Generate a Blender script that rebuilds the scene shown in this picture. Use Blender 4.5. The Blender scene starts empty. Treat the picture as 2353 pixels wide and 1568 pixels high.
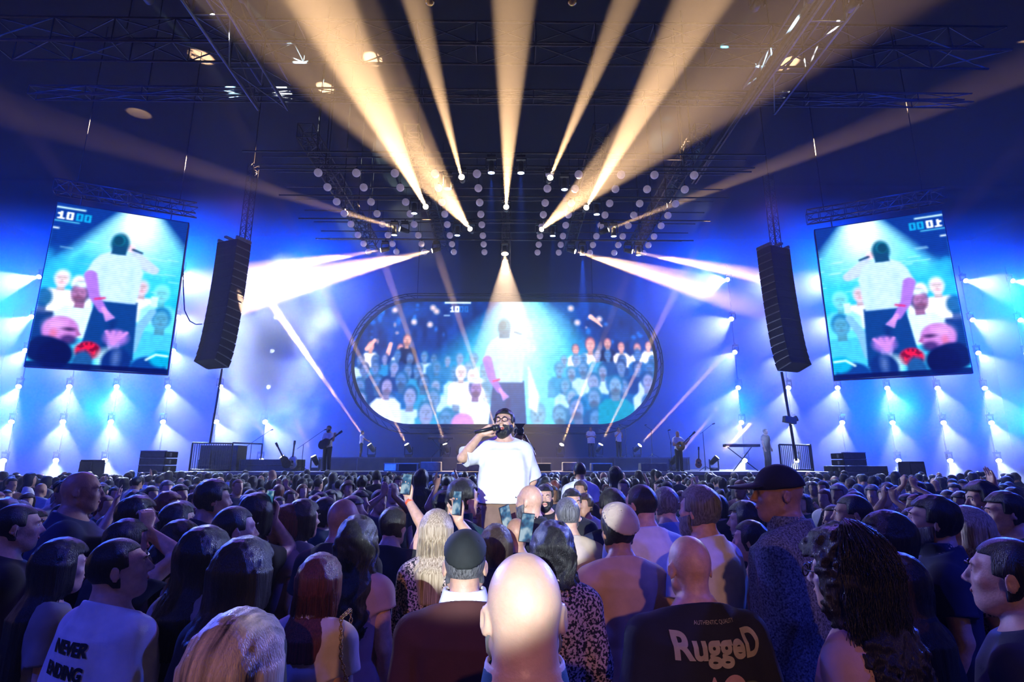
import bpy, bmesh, math, random
import numpy as np
from mathutils import Vector, Matrix
R=math.radians; PI=math.pi
random.seed(7); RNG=np.random.RandomState(11)
sc=bpy.context.scene; COL=sc.collection

# ---------------------------------------------------------------- camera
F=1250.0; PITCH=R(12.8); YAW=R(0.75); CAMH=2.0
cd=bpy.data.cameras.new('camera'); cam=bpy.data.objects.new('camera',cd); COL.objects.link(cam); sc.camera=cam
cam.location=(0,0,CAMH); cam.rotation_euler=(PI/2+PITCH,0,-YAW)
cd.sensor_width=36; cd.lens=36*F/2353; cd.clip_start=.05; cd.clip_end=200
def ray(px,py):
    v=Vector((px-1176.5,F,784-py)); v=Matrix.Rotation(PITCH,3,'X')@v
    return Matrix.Rotation(-YAW,3,'Z')@v
def P(px,py,d):          # the point seen at a pixel, at distance d along the hall
    v=ray(px,py); return Vector((0,0,CAMH))+v*(d/v.y)
def PZ(px,py,z):         # the point seen at a pixel, at height z
    v=ray(px,py); return Vector((0,0,CAMH))+v*((z-CAMH)/v.z)

# ---------------------------------------------------------------- view, haze
vs=sc.view_settings; vs.view_transform='Standard'; vs.look='None'; vs.gamma=1; vs.use_curve_mapping=False; vs.exposure=0.0
cy=sc.cycles; cy.use_denoising=True; cy.max_bounces=3; cy.diffuse_bounces=2; cy.glossy_bounces=2; cy.transmission_bounces=2
cy.volume_bounces=0; cy.adaptive_threshold=.035; cy.sample_clamp_indirect=4; cy.volume_step_rate=2; cy.volume_max_steps=64
world=bpy.data.worlds.new('world'); sc.world=world; world.use_nodes=True
nt=world.node_tree; nt.nodes['Background'].inputs[0].default_value=(0,0,0,1)
hz=nt.nodes.new('ShaderNodeVolumeScatter'); hz.inputs['Density'].default_value=.0013; hz.inputs['Anisotropy'].default_value=.45
nt.links.new(hz.outputs[0],nt.nodes['World Output'].inputs['Volume'])

# ---------------------------------------------------------------- lamps that belong to no single fixture body below
def aim(o,a,b):
    o.location=a; o.rotation_euler=(Vector(b)-Vector(a)).to_track_quat('-Z','Y').to_euler()
def spot(name,a,b,ang,power,col,blend=.15,r=.05):
    l=bpy.data.lights.new(name,'SPOT'); l.energy=power; l.color=col; l.spot_size=R(ang); l.spot_blend=blend; l.shadow_soft_size=r
    o=bpy.data.objects.new(name,l); COL.objects.link(o); aim(o,a,b); return o
SING=P(1158,938,4.8); SING=Vector((SING.x,4.8,SING.z))         # top of the singer's head
FOH=Vector((-2.2,-26,6.2))                                     # follow spot position at the back of the hall
spot('follow_spot_beam',FOH,(SING.x+.04,4.8,SING.z-.62),3.15,75000,(.80,.93,1),.10,.03)
spot('follow_spot_spill',(-1.2,-24,8.5),(.35,2.6,1.3),6.6,6500,(1,.46,.26),.8,.25)
# blue flood lamps standing behind the stage, throwing over the crowd
for x,z,tx,e in ((-27,9,-14,1.5),(-20,9,-10,1.6),(-13,8,-6,1.2),(13,8,6,.8),(20,9,10,1.3),(27,9,14,1.5)):
    spot('blue_flood_lamp',(x,32,z),(tx,8,1.0),75,5000*e,(.0,.045,1),.9,.5)
spot('blue_flood_lamp',(-6,31,9),(-4,8,1),60,4000,(.0,.04,1),.9,.5)
spot('blue_flood_lamp',(6,31,9),(4,8,1),60,4000,(.0,.04,1),.9,.5)
for x,z,e in ((-31,11,2.6),(-29,4,.9),(-22,5,.8),(-20,13,1.6),(-13,5,.8),(-12,12.5,.9),(12,12.5,.6),(13,5,.6),(20,13,1.1),(22,5,.7),(29,4,.8),(31,11,1.8)):   # added unseen floods, turned backwards to colour only the haze behind the stage
    spot('added_blue_wash',(x*.95,27.6,z),(x,35.5,z+(3 if z<5 else 0)),125,(60000 if abs(x)>15 else 40000)*e,(.0,.055,1),1,.5)
for s in (-1,1):   # blue house lamps above the back of the crowd
    spot('blue_house_lamp',(s*17,-3,10),(s*13.5,21,9),40,42000,(.0,.05,1),.9,.4)
    spot('blue_house_lamp',(s*17,-1,9),(s*6,23,2.5),34,12000,(.0,.05,1),.9,.4)
    spot('blue_crowd_lamp',(s*11,-3,10),(s*5,6,1),70,5000,(.02,.05,1),.9,.4)
for s in (-1,1):   # blue side lamps, and unseen violet ones added to tint the crowd's rims
    spot('blue_side_lamp',(s*16,18,8),(s*3.8,3.4,1.3),44,30000,(.03,.09,1),.8,.3)
    spot('added_violet_rim',(s*9,17,10.5),(s*2.2,2.6,1.4),40,3500,(.22,.09,1),.8,.3)

# ---------------------------------------------------------------- materials
def mat(name,col,rough=.6,metal=0,spec=.5,noise=None,bump=None,emit=None,sss=0):
    m=bpy.data.materials.new(name); m.use_nodes=True; t=m.node_tree; b=t.nodes['Principled BSDF']
    b.inputs['Base Color'].default_value=(*col,1); b.inputs['Roughness'].default_value=rough; b.inputs['Metallic'].default_value=metal
    b.inputs['Specular IOR Level'].default_value=spec
    tc=t.nodes.new('ShaderNodeTexCoord')
    if noise:
        sc_,amt=noise[:2]; n=t.nodes.new('ShaderNodeTexNoise'); n.inputs['Detail'].default_value=4
        mp=t.nodes.new('ShaderNodeMapping'); mp.inputs['Scale'].default_value=sc_ if hasattr(sc_,'__len__') else (sc_,)*3
        n.inputs['Scale'].default_value=1
        t.links.new(tc.outputs['Object'],mp.inputs[0]); t.links.new(mp.outputs[0],n.inputs[0])
        r=t.nodes.new('ShaderNodeValToRGB'); r.color_ramp.elements[0].position=.32; r.color_ramp.elements[1].position=.68
        c2=noise[2] if len(noise)>2 else tuple(min(1,c*(1+amt)) for c in col)
        r.color_ramp.elements[0].color=(*[c*(1-amt) for c in col],1); r.color_ramp.elements[1].color=(*c2,1)
        t.links.new(n.outputs[0],r.inputs[0]); t.links.new(r.outputs[0],b.inputs['Base Color'])
    if bump:
        sc_,st=bump; n2=t.nodes.new('ShaderNodeTexNoise'); n2.inputs['Scale'].default_value=1; n2.inputs['Detail'].default_value=3
        mp2=t.nodes.new('ShaderNodeMapping'); mp2.inputs['Scale'].default_value=sc_ if hasattr(sc_,'__len__') else (sc_,)*3
        t.links.new(tc.outputs['Object'],mp2.inputs[0]); t.links.new(mp2.outputs[0],n2.inputs[0])
        bp=t.nodes.new('ShaderNodeBump'); bp.inputs['Strength'].default_value=st; bp.inputs['Distance'].default_value=.01
        t.links.new(n2.outputs[0],bp.inputs['Height']); t.links.new(bp.outputs[0],b.inputs['Normal'])
    if emit:
        b.inputs['Emission Color'].default_value=(*emit[0],1); b.inputs['Emission Strength'].default_value=emit[1]; m.cycles.emission_sampling='NONE'
    if sss:
        b.inputs['Subsurface Weight'].default_value=sss; b.inputs['Subsurface Radius'].default_value=(1,.25,.12); b.inputs['Subsurface Scale'].default_value=.012
    return m
M={}
M['floor']=mat('concrete_floor',(.03,.03,.035),.7,noise=(2,.4))
M['black']=mat('black_drape',(.003,.003,.004),1.0,0,0,noise=(1.5,.4),bump=((3,3,.4),.6))
M['steel']=mat('aluminium_truss',(.10,.10,.12),.4,.8,noise=(9,.15))
M['dark']=mat('black_paint_metal',(.02,.02,.022),.45,noise=(12,.3))
M['speaker']=mat('speaker_grille',(.006,.007,.012),.7,0,.12,noise=(60,.5),bump=(300,.5))
M['deck']=mat('stage_deck_vinyl',(.03,.03,.035),.35,noise=(3,.3))
M['skirt']=mat('stage_skirt_cloth',(.015,.015,.02),.9,noise=(3,.3),bump=((14,14,.5),.7))
M['case']=mat('flight_case_grey',(.10,.10,.11),.5,noise=(8,.2))
M['white']=mat('white_plastic',(.7,.7,.7),.5,noise=(8,.05))
M['wood']=mat('varnished_guitar_wood',(.30,.10,.04),.3,noise=((4,4,40),.3))
M['brass']=mat('brass',(.7,.45,.15),.25,1,noise=(10,.1))
M['lens_amber']=mat('amber_lamp_lens',(.1,.1,.1),.2,emit=((1,.80,.52),40))
M['lens_white']=mat('white_lamp_lens',(.1,.1,.1),.2,emit=((.75,.85,1),30))
M['lens_blue']=mat('blue_lamp_lens',(.1,.1,.1),.2,emit=((.35,.5,1),25))
M['globe']=mat('frosted_globe_lamp',(.55,.5,.6),.5,noise=(20,.1),emit=((.42,.36,.62),.28))
M['skin']=mat('skin_light',(.62,.36,.25),.48,noise=(45,.10),bump=(150,.12),sss=.12)
M['skin_tan']=mat('skin_tan',(.42,.22,.13),.5,noise=(45,.10),bump=(150,.12))
M['skin_dark']=mat('skin_brown',(.22,.11,.065),.5,noise=(45,.10))
M['skin_pale']=mat('skin_pale_glossy',(.78,.50,.36),.38,noise=(30,.06),bump=(120,.10),sss=.15)
def hairmat(n,c,c2=None,rough=.38): return mat(n,c,rough,noise=((170,170,7),.45)+((c2,) if c2 else ()),bump=((420,420,12),.7))
M['hair_black']=hairmat('black_hair',(.008,.007,.009)); M['hair_brown']=hairmat('brown_hair',(.035,.018,.011))
M['hair_blonde']=hairmat('blonde_hair',(.42,.28,.15),(.75,.60,.42)); M['hair_red']=hairmat('auburn_hair',(.16,.035,.02))
M['hair_grey']=hairmat('cropped_grey_hair',(.09,.09,.10),(.22,.22,.23)); M['hair_streak']=mat('highlighted_hair',(.10,.06,.04),.35,noise=((55,9,4),.6,(.85,.68,.45)),bump=((300,300,10),.6))
cloth_cols=dict(black=(.012,.012,.015),navy=(.012,.018,.06),white=(.80,.80,.80),grey=(.22,.22,.24),peach=(.62,.40,.30),maroon=(.07,.018,.016),teal=(.012,.10,.20),beige=(.50,.40,.32),cream=(.75,.62,.52),olive=(.05,.06,.035),green=(.006,.04,.045),sky=(.25,.35,.55),plum=(.10,.03,.09),denim=(.10,.13,.17),brown=(.20,.12,.085),rose=(.45,.28,.28))
for k,c in cloth_cols.items(): M[k]=mat(k+'_cloth',c,.85,noise=(14,.10),bump=((500,500,500),.25))
M['denim']=mat('mottled_denim_cloth',(.05,.07,.09),.9,noise=(130,.7,(.24,.28,.30)),bump=(300,.4))
M['leopard']=mat('leopard_print_cloth',(.012,.01,.012),.8,noise=(85,.2,(.55,.40,.36)))
M['leopard'].node_tree.nodes['Color Ramp'].color_ramp.elements[0].position=.46; M['leopard'].node_tree.nodes['Color Ramp'].color_ramp.elements[1].position=.54
M['kippah_black']=mat('black_velvet',(.01,.014,.014),.8,noise=(30,.2)); M['red_band']=mat('orange_wristband',(.9,.12,.03),.5,noise=(20,.1))
M['glass_frame']=mat('black_acetate',(.01,.01,.01),.25,noise=(20,.1))
M['phone']=mat('phone_case_black',(.02,.02,.025),.3,noise=(20,.1)); M['print_black']=mat('black_print',(.01,.01,.012),.7,noise=(30,.1)); M['print_cream']=mat('cream_print',(.42,.36,.24),.7,noise=(30,.1))
M['pink_print']=mat('pink_print',(.50,.28,.26),.7,noise=(30,.1)); M['green_print']=mat('green_print',(.09,.10,.06),.7,noise=(30,.1))
M['eye']=mat('eye_white',(.7,.7,.7),.2,noise=(30,.02)); M['iris']=mat('dark_iris',(.02,.012,.01),.1,noise=(30,.1)); M['mouth']=mat('open_mouth',(.25,.05,.045),.4,noise=(60,.3)); M['teeth']=mat('teeth',(.8,.78,.7),.3,noise=(60,.05))
M['quilt']=mat('white_quilted_leather',(.75,.68,.68),.35,noise=(8,.05))

# ---------------------------------------------------------------- object helpers
def tag(o,label=None,cat=None,group=None,kind=None):
    if label: o['label']=label
    if cat: o['category']=cat
    if group: o['group']=group
    if kind: o['kind']=kind
    return o
def link(name,me,parent=None,mats=()):
    o=bpy.data.objects.new(name,me); COL.objects.link(o)
    if parent is not None: o.parent=parent
    if me is not None and not me.materials:
        for m in mats: me.materials.append(M[m] if isinstance(m,str) else m)
    return o
def empty(name,loc=(0,0,0),rz=0):
    o=bpy.data.objects.new(name,None); COL.objects.link(o); o.location=loc; o.rotation_euler=(0,0,rz); o.empty_display_size=.1; return o
class MB:
    def __init__(s): s.v=[]; s.f=[]
    def add(s,v,f):
        n=len(s.v); s.v+= [tuple(map(float,p)) for p in v]; s.f+=[tuple(i+n for i in q) for q in f]; return s
    def box(s,lo,hi,m=None):
        x0,y0,z0=lo; x1,y1,z1=hi
        v=[Vector(p) for p in ((x0,y0,z0),(x1,y0,z0),(x1,y1,z0),(x0,y1,z0),(x0,y0,z1),(x1,y0,z1),(x1,y1,z1),(x0,y1,z1))]
        if m is not None: v=[m@p for p in v]
        return s.add(v,((0,3,2,1),(4,5,6,7),(0,1,5,4),(1,2,6,5),(2,3,7,6),(3,0,4,7)))
    def tube(s,a,b,r,n=6,r2=None,cap=True):
        a=Vector(a); b=Vector(b); d=(b-a)
        if d.length<1e-6: return s
        d.normalize(); u=d.orthogonal().normalized(); w=d.cross(u); r2=r if r2 is None else r2
        v=[a+(u*math.cos(t)+w*math.sin(t))*r for t in [2*PI*i/n for i in range(n)]]+[b+(u*math.cos(t)+w*math.sin(t))*r2 for t in [2*PI*i/n for i in range(n)]]
        f=[(i,(i+1)%n,n+(i+1)%n,n+i) for i in range(n)]
        if cap: f+=[tuple(range(n))[::-1],tuple(range(n,2*n))]
        return s.add(v,f)
    def path(s,pts,r,n=6):
        for a,b in zip(pts,pts[1:]): s.tube(a,b,r,n)
        return s
    def sphere(s,c,r,n=12,m=8,sc_=(1,1,1)):
        v=[];f=[]
        for j in range(m+1):
            for i in range(n):
                a=PI*j/m; t=2*PI*i/n; v.append((c[0]+r*sc_[0]*math.sin(a)*math.cos(t),c[1]+r*sc_[1]*math.sin(a)*math.sin(t),c[2]+r*sc_[2]*math.cos(a)))
        for j in range(m):
            for i in range(n): f.append((j*n+i,(j+1)*n+i,(j+1)*n+(i+1)%n,j*n+(i+1)%n))
        return s.add(v,f)
    def prism(s,pts,y0,y1,m=None):   # outline in x,z extruded along y
        n=len(pts); v=[Vector((x,y0,z)) for x,z in pts]+[Vector((x,y1,z)) for x,z in pts]
        if m is not None: v=[m@p for p in v]
        return s.add(v,[tuple(range(n)),tuple(range(2*n-1,n-1,-1))]+[(i,n+i,n+(i+1)%n,(i+1)%n) for i in range(n)])
    def build(s,name,m,parent=None,smooth=False,bevel=0):
        me=bpy.data.meshes.new(name); me.from_pydata(s.v,[],s.f); me.update()
        o=link(name,me,parent,[m])
        if smooth: me.polygons.foreach_set('use_smooth',[True]*len(me.polygons))
        if bevel:
            b=o.modifiers.new('bevel','BEVEL'); b.width=bevel; b.segments=2; b.limit_method='ANGLE'
        return o
def dup(o,loc=None,rot=None,parent=None):
    c=o.copy(); COL.objects.link(c)
    if parent is not None: c.parent=parent
    if loc is not None: c.location=loc
    if rot is not None: c.rotation_euler=rot
    for ch in o.children: dup(ch,parent=c)
    return c
ORD=['first','second','third','fourth','fifth','sixth','seventh','eighth','ninth','tenth','eleventh','twelfth','thirteenth','fourteenth']

# ---------------------------------------------------------------- the hall
def struct(name,lo,hi,m):
    o=MB().box(lo,hi).build(name,m); o['kind']='structure'; return o
struct('floor',(-34,-30,-.3),(34,37,0),'floor'); struct('ceiling',(-34,-30,18),(34,37,18.3),'black')
struct('wall_back',(-34,36.7,0),(34,37,18),'black'); struct('wall_front',(-34,-30,0),(34,-29.7,18),'black')
struct('wall_left',(-34.3,-30,0),(-34,37,18),'black'); struct('wall_right',(34,-30,0),(34.3,37,18),'black')

def haze_box(lo,hi,dens,label):
    lo=Vector(lo); hi=Vector(hi); o=MB().box(lo-(lo+hi)/2,hi-(lo+hi)/2).build('haze','floor'); o.location=(lo+hi)/2; o.data.materials.clear()
    m=bpy.data.materials.new('stage_haze'); m.use_nodes=True; t=m.node_tree; t.nodes.clear(); u=t.nodes.new('ShaderNodeOutputMaterial'); v=t.nodes.new('ShaderNodeVolumeScatter')
    v.inputs['Density'].default_value=dens; v.inputs['Anisotropy'].default_value=.08; t.links.new(v.outputs[0],u.inputs['Volume']); o.data.materials.append(m); return tag(o,label,'haze',kind='stuff')
haze_box((-33.5,28.4,.1),(33.5,36.5,17.8),.075,'blue lit haze hanging behind and around the stage')
haze_box((-33.5,22.0,.1),(33.5,28.39,11.2),.007,'thinner haze hanging low over the stage deck and the band')

# ---------------------------------------------------------------- trusses
def truss_mesh(mb,a,b,w=.5,r=.028,step=None,r2=None):
    a=Vector(a); b=Vector(b); d=(b-a); L=d.length; d.normalize()
    up=Vector((0,0,1)) if abs(d.z)<.9 else Vector((0,1,0)); s=d.cross(up).normalized(); u=s.cross(d).normalized(); h=w/2; r2=r2 or r*.5
    cs=[s*h+u*h,-s*h+u*h,-s*h-u*h,s*h-u*h]
    for c in cs: mb.tube(a+c,b+c,r,6)
    n=max(2,round(L/(step or w))); 
    for i in range(n):
        p=a+d*(L*i/n); q=a+d*(L*(i+1)/n)
        for k in range(4):
            c,c2=cs[k],cs[(k+1)%4]
            if i%2: c,c2=c2,c
            mb.tube(p+c,q+c2,r2,4,cap=False)
        for k in range(4): mb.tube(p+cs[k],p+cs[(k+1)%4],r2,4,cap=False)
    return mb
def truss(a,b,label,w=.5,r=.028,step=None,group=None):
    o=truss_mesh(MB(),a,b,w,r,step).build('truss','steel',smooth=True); a=Vector(a); b=Vector(b)
    for k in (.12,.88):
        p=a.lerp(b,k); MB().tube((p.x,p.y,p.z+w/2-.03),(p.x,p.y,17.99),.015,6).build('hoist_chain','dark',o)
    return tag(o,label,'truss',group)
for px,side in ((492,'left'),(1905,'right')):
    q=PZ(px,0,13.6); truss((q.x,6,13.6),(q.x,15.5,13.6),f'long aluminium box truss running towards the stage roof, {side} one, high over the crowd',.95,.05,1.9)
tag(truss_mesh(MB(),(P(1885,-20,10.9).x,8.6,13.2),(P(1885,-20,10.9).x,20,13.2),.14,.05,3).build('cable_tray','steel'),'pale straight cable tray running along the right hand long truss','cable tray')
q1=PZ(1160,100,14.4)
truss((-15,q1.y,14.4),(15,q1.y,14.4),'wide horizontal cross truss spanning the hall ahead of the stage roof, upper one',.8,.04,1.8)
q1=PZ(1160,145,14.0); truss((-15,q1.y+.9,13.5),(15,q1.y+.9,13.5),'thin horizontal cross truss spanning the hall, just below the wider cross truss',.3,.03,1.8)
for px,side in ((700,'outer left'),(945,'inner left'),(1383,'inner right'),(1615,'outer right')):
    q=PZ(px,300,12.9); truss((q.x,q.y,12.9),(q.x,26,12.9),f'aluminium roof truss running back over the stage, {side} one',.5,.03)
q=P(1163,478,24.5); truss((q.x,24.5,q.z+1.5),(q.x,24.5,q.z-3.2),'short vertical truss hanging over the middle of the stage behind the topmost amber beam',.4)

# rows of pipes with globe lamps hanging over the stage
ROWY=(400,433,466,493,517,542,562,580); GZ=12.0
XS=[PZ(x,400,GZ).x for x in (733,820,908,1000,1096,1263,1330,1428,1505,1597)]
gm=MB().sphere((0,0,0),.145,20,14); 
gproto=None
for r,y in enumerate(ROWY):
    Y=PZ(1160,y,GZ).y
    p=MB().tube((-8.6,Y+.02,GZ+.63),(8.6,Y+.02,GZ+.63),.025,6).build('lighting_bar','steel',smooth=True)
    tag(p,f'thin silver lighting pipe over the stage carrying globe lamps, {ORD[r]} row counted from the crowd','pipe','lighting pipes over the stage')
    for c,x in enumerate(XS):
        if gproto is None:
            g=empty('globe_lamp'); b=gm.build('globe','globe',g,True); MB().tube((0,0,.14),(0,0,.63),.008,5).build('cable','dark',g); MB().tube((0,0,.12),(0,0,.19),.04,10).build('cap','dark',g); gproto=g
        else: g=dup(gproto)
        g.location=(x,Y,GZ)
        side='left' if c<5 else 'right'; k=(4-c) if c<5 else c-5
        tag(g,f'mauve globe lamp, {ORD[r]} row from the crowd, {ORD[k]} {side} of the middle','globe lamp','globe lamps over the stage')

# ---------------------------------------------------------------- moving head lamps
def moving_head():
    e=empty('moving_head_light')
    MB().box((-.15,-.12,.30),(.15,.12,.40)).build('base','dark',e,bevel=.01)
    y=MB().box((-.19,-.04,-.06),(-.16,.04,.30)).box((.16,-.04,-.06),(.19,.04,.30)).box((-.19,-.04,.27),(.19,.04,.31)).build('yoke','dark',e,bevel=.005)
    MB().tube((0,0,.4),(0,0,.5),.035,8).build('clamp','steel',e)
    h=MB().tube((0,0,-.20),(0,0,.16),.12,16,.09).tube((0,0,.16),(0,0,.2),.07,12).build('head','dark',e,True)
    return e
MH=moving_head(); MH_used=[False]
lens_meshes={}
def lens_mesh(kind,r):
    k=(kind,r)
    if k not in lens_meshes:
        me=bpy.data.meshes.new('lens'); n=20
        v=[(0,0,-.222)]+[(r*math.cos(2*PI*i/n),r*math.sin(2*PI*i/n),-.21) for i in range(n)]
        me.from_pydata(v,[],[(0,1+(i+1)%n,1+i) for i in range(n)]); me.materials.append(M[kind]); lens_meshes[k]=me
    return lens_meshes[k]
def fixture(pos,target,ang,power,col,kind,label,group,blend=.2,stand=False,lr=.1,gobo=None,drop=0):
    if MH_used[0]: e=dup(MH)
    else: e=MH; MH_used[0]=True
    e.location=pos
    pos=Vector(pos); d=(Vector(target)-pos).normalized()
    q=d.to_track_quat('-Z','Y')
    if stand: e.rotation_euler=(PI,0,0)
    hd=[c for c in e.children if c.name.startswith('head')][0]
    loc=e.matrix_basis.to_quaternion() if False else (Matrix.Rotation(PI,3,'X').to_quaternion() if stand else Matrix.Identity(3).to_quaternion())
    hd.rotation_mode='QUATERNION'; hd.rotation_quaternion=loc.inverted()@q
    ln=link('lens',lens_mesh(kind,lr),hd)
    tag(e,label,'stage light',group)
    if drop: MB().tube((0,0,.45),(0,0,drop),.025,8).build('drop_pipe','dark',e)
    l=bpy.data.lights.new('stage_lamp','SPOT'); l.energy=power; l.color=col; l.spot_size=R(ang); l.spot_blend=blend; l.shadow_soft_size=.05
    o=bpy.data.objects.new('stage_lamp',l); COL.objects.link(o); aim(o,pos+d*.25,pos+d*2)
    if gobo:
        l.use_nodes=True; t=l.node_tree; em=t.nodes['Emission']; g=t.nodes.new('ShaderNodeTexCoord'); n=t.nodes.new('ShaderNodeTexNoise'); n.inputs['Scale'].default_value=gobo; n.inputs['Detail'].default_value=1
        mr=t.nodes.new('ShaderNodeMapRange'); mr.inputs[1].default_value=.35; mr.inputs[2].default_value=.62; mr.inputs[3].default_value=.35; mr.inputs[4].default_value=1.5
        t.links.new(g.outputs['Normal'],n.inputs['Vector']); t.links.new(n.outputs[0],mr.inputs[0]); t.links.new(mr.outputs[0],em.inputs['Strength'])
    return e
AM=(1,.60,.30)
BZ=11.7
# amber beams over the stage: (lamp pixel, a pixel on the beam axis, how far along the hall that point lies, beam angle, power, words)
AMB=[((1083,530),(850,215),12,14,90000,'wide amber beam fanning up left'),((1240,535),(1590,215),12,14,80000,'wide amber beam fanning up right'),
 ((980,478),(800,120),9,5.6,240000,'bright narrow amber beam rising steeply left'),((1345,478),(1560,90),9,5.2,200000,'bright narrow amber beam rising steeply right'),
 ((1062,412),(965,40),9,3.5,170000,'thin amber beam leaning left of centre'),((1262,415),(1420,40),9,3.5,160000,'thin amber beam leaning right of centre'),
 ((1163,475),(1178,60),9,4.6,190000,'upright amber beam in the middle'),((930,530),(500,400),19,5.8,260000,'low amber beam sweeping far left'),
 ((1387,533),(1850,350),19,5.4,220000,'low amber beam sweeping far right'),((885,573),(560,625),22.3,9,120000,'amber beam dipping left towards the hanging speakers'),
 ((1003,568),(640,655),22.3,13,150000,'amber beam dipping left below its neighbour'),((1312,570),(1560,645),22.3,12,110000,'amber beam dipping right over the oval screen'),
 ((1443,575),(1700,625),22.3,8,120000,'amber beam dipping right towards the hanging speakers')]
def snap(y):
    c=min((384,413,422,480,531,575),key=lambda v:abs(v-y)); return PZ(1160,c,BZ).y
def over(x,y):
    Y=snap(y); return Vector((P(x,y,Y).x,Y,BZ))
for k,y in enumerate((384,413,422,480,531,575)):
    Y=PZ(1160,y,BZ).y; o=MB().tube((-8.8,Y,BZ+.52),(8.8,Y,BZ+.52),.03,8).build('lamp_bar','dark',None,True); tag(o,f'black lighting bar carrying moving head lamps over the stage, {ORD[k]} from the crowd','pipe')
    for s_ in (-1,1): MB().tube((s_*6.3,Y,BZ+.5),(s_*6.3,Y,17.99),.015,6).build('hoist_chain','dark',o)
for a,b,d1,ang,pw,wd in AMB:
    p=over(*a)
    fixture(p,P(*b,d1),ang,pw*12,AM,'lens_amber','moving head lamp over the stage throwing a '+wd,'amber moving heads over the stage',.35,lr=.1,gobo=9)
p=over(1160,575)
fixture(p,(SING.x+.2,p.y-2.2,0),34,70000,(1,.68,.45),'lens_amber','brightest moving head lamp over the stage middle, throwing a wide amber cone down','amber moving heads over the stage',.12,lr=.16)
# blue down lamps
BL=sorted((1129,1197,1029,1297,952,1371,906,1051,1270,1410,1338,1467))
for k,(x,y) in enumerate(((1129,383),(1197,385),(1029,422),(1297,422),(952,481),(1371,482),(906,533),(1051,531),(1270,530),(1410,533),(1338,574),(1467,576))):
    p=over(x,y)
    fixture(p,p+Vector((0,.6,-6)),14,40000,(.01,.10,1),'lens_blue',f'small blue down lamp over the stage, {ORD[BL.index(x)]} counted from the left','blue down lamps over the stage',.4,lr=.11)
# white lamps on the hall roof aimed at the stage
for k,(a,b,d1,ang,pw,col,w_) in enumerate((((332,-12),(640,330),19,5,66000,(.55,.85,.9),'leftmost'),((425,-30),(760,330),19,7,79200,(.75,.8,.7),'second from the left'),((548,-14),(800,260),19,7,92400,(.6,.85,.8),'third from the left'),
        ((1740,8),(1600,200),17,5,44000,(.2,.8,.85),'third from the right'),((1868,-14),(1700,230),17,7,57200,(.5,.8,.9),'second from the right'),((1962,8),(1760,260),17,7,57200,(.7,.75,.65),'rightmost'))):
    fixture(PZ(*a,12.9),P(*b,d1),ang,pw,col,'lens_white','hall roof lamp aimed down at the stage, '+w_,'pale roof lamps over the crowd',.4,lr=.1,drop=5.08)
for x in (988,1315): 
    p=PZ(x,3,13.2); o=MB().sphere(p,.13,14,10,(1,1,.8)).tube(p,Vector((p.x,p.y,17.99)),.02,8,.02).build('bell_lamp','brass',None,True)
    tag(o,'small unlit brass coloured house lamp at the top edge, '+('left' if x<1160 else 'right')+' one','lamp')

# wall of lamps at the back of the stage on upright pipes
MY=31.5
ROWS=[1055,967,887,806,730,640]; rowz=[P(1160,y,MY).z for y in ROWS]
rowwords=['bottom row','second row up','third row up','fourth row up','fifth row up','top row']
for side,cols in (('left',(45,160,268,385,505,615)),('right',(1698,1812,1925,2037,2152,2260,2372))):
    for ci,x in enumerate(cols):
        X=P(x,885,MY).x; near=(len(cols)-1-ci) if side=='left' else ci
        pole=MB().tube((X,MY+.13,0),(X,MY+.13,rowz[-1]+1),.03,8).build('lamp_pole','dark',None,True)
        tag(pole,f'upright lamp pipe behind the stage on the {side}, {ORD[near]} from the oval screen','pole',f'upright lamp pipes behind the stage')
        for ri,z in enumerate(rowz):
            ox=(-80,-28,0,28,60,78)[ci] if side=='left' else (-66,-24,-24,42,55,75,90)[ci]
            oy=(125,125,120,85,55,25)[ri]; ox*=(1,1,1,1.15,1.5,1.9)[ri]; e=(1,1,1,1,1.5,2.2)[ri]
            px_=1160+(x-1160)*(1+(885-ROWS[ri])/5760*-1)
            t=P(px_+ox,ROWS[ri]+oy,MY-4.2)
            pw=6500*(1.15 if side=='left' else .8)
            fixture((X,MY,z),t,31,pw*e,(.54,.66,1),'lens_white',f'white beam lamp {side} of the oval screen, {rowwords[ri]}, {ORD[near]} column out','white beam lamps behind the stage',.18,lr=.13)

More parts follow.
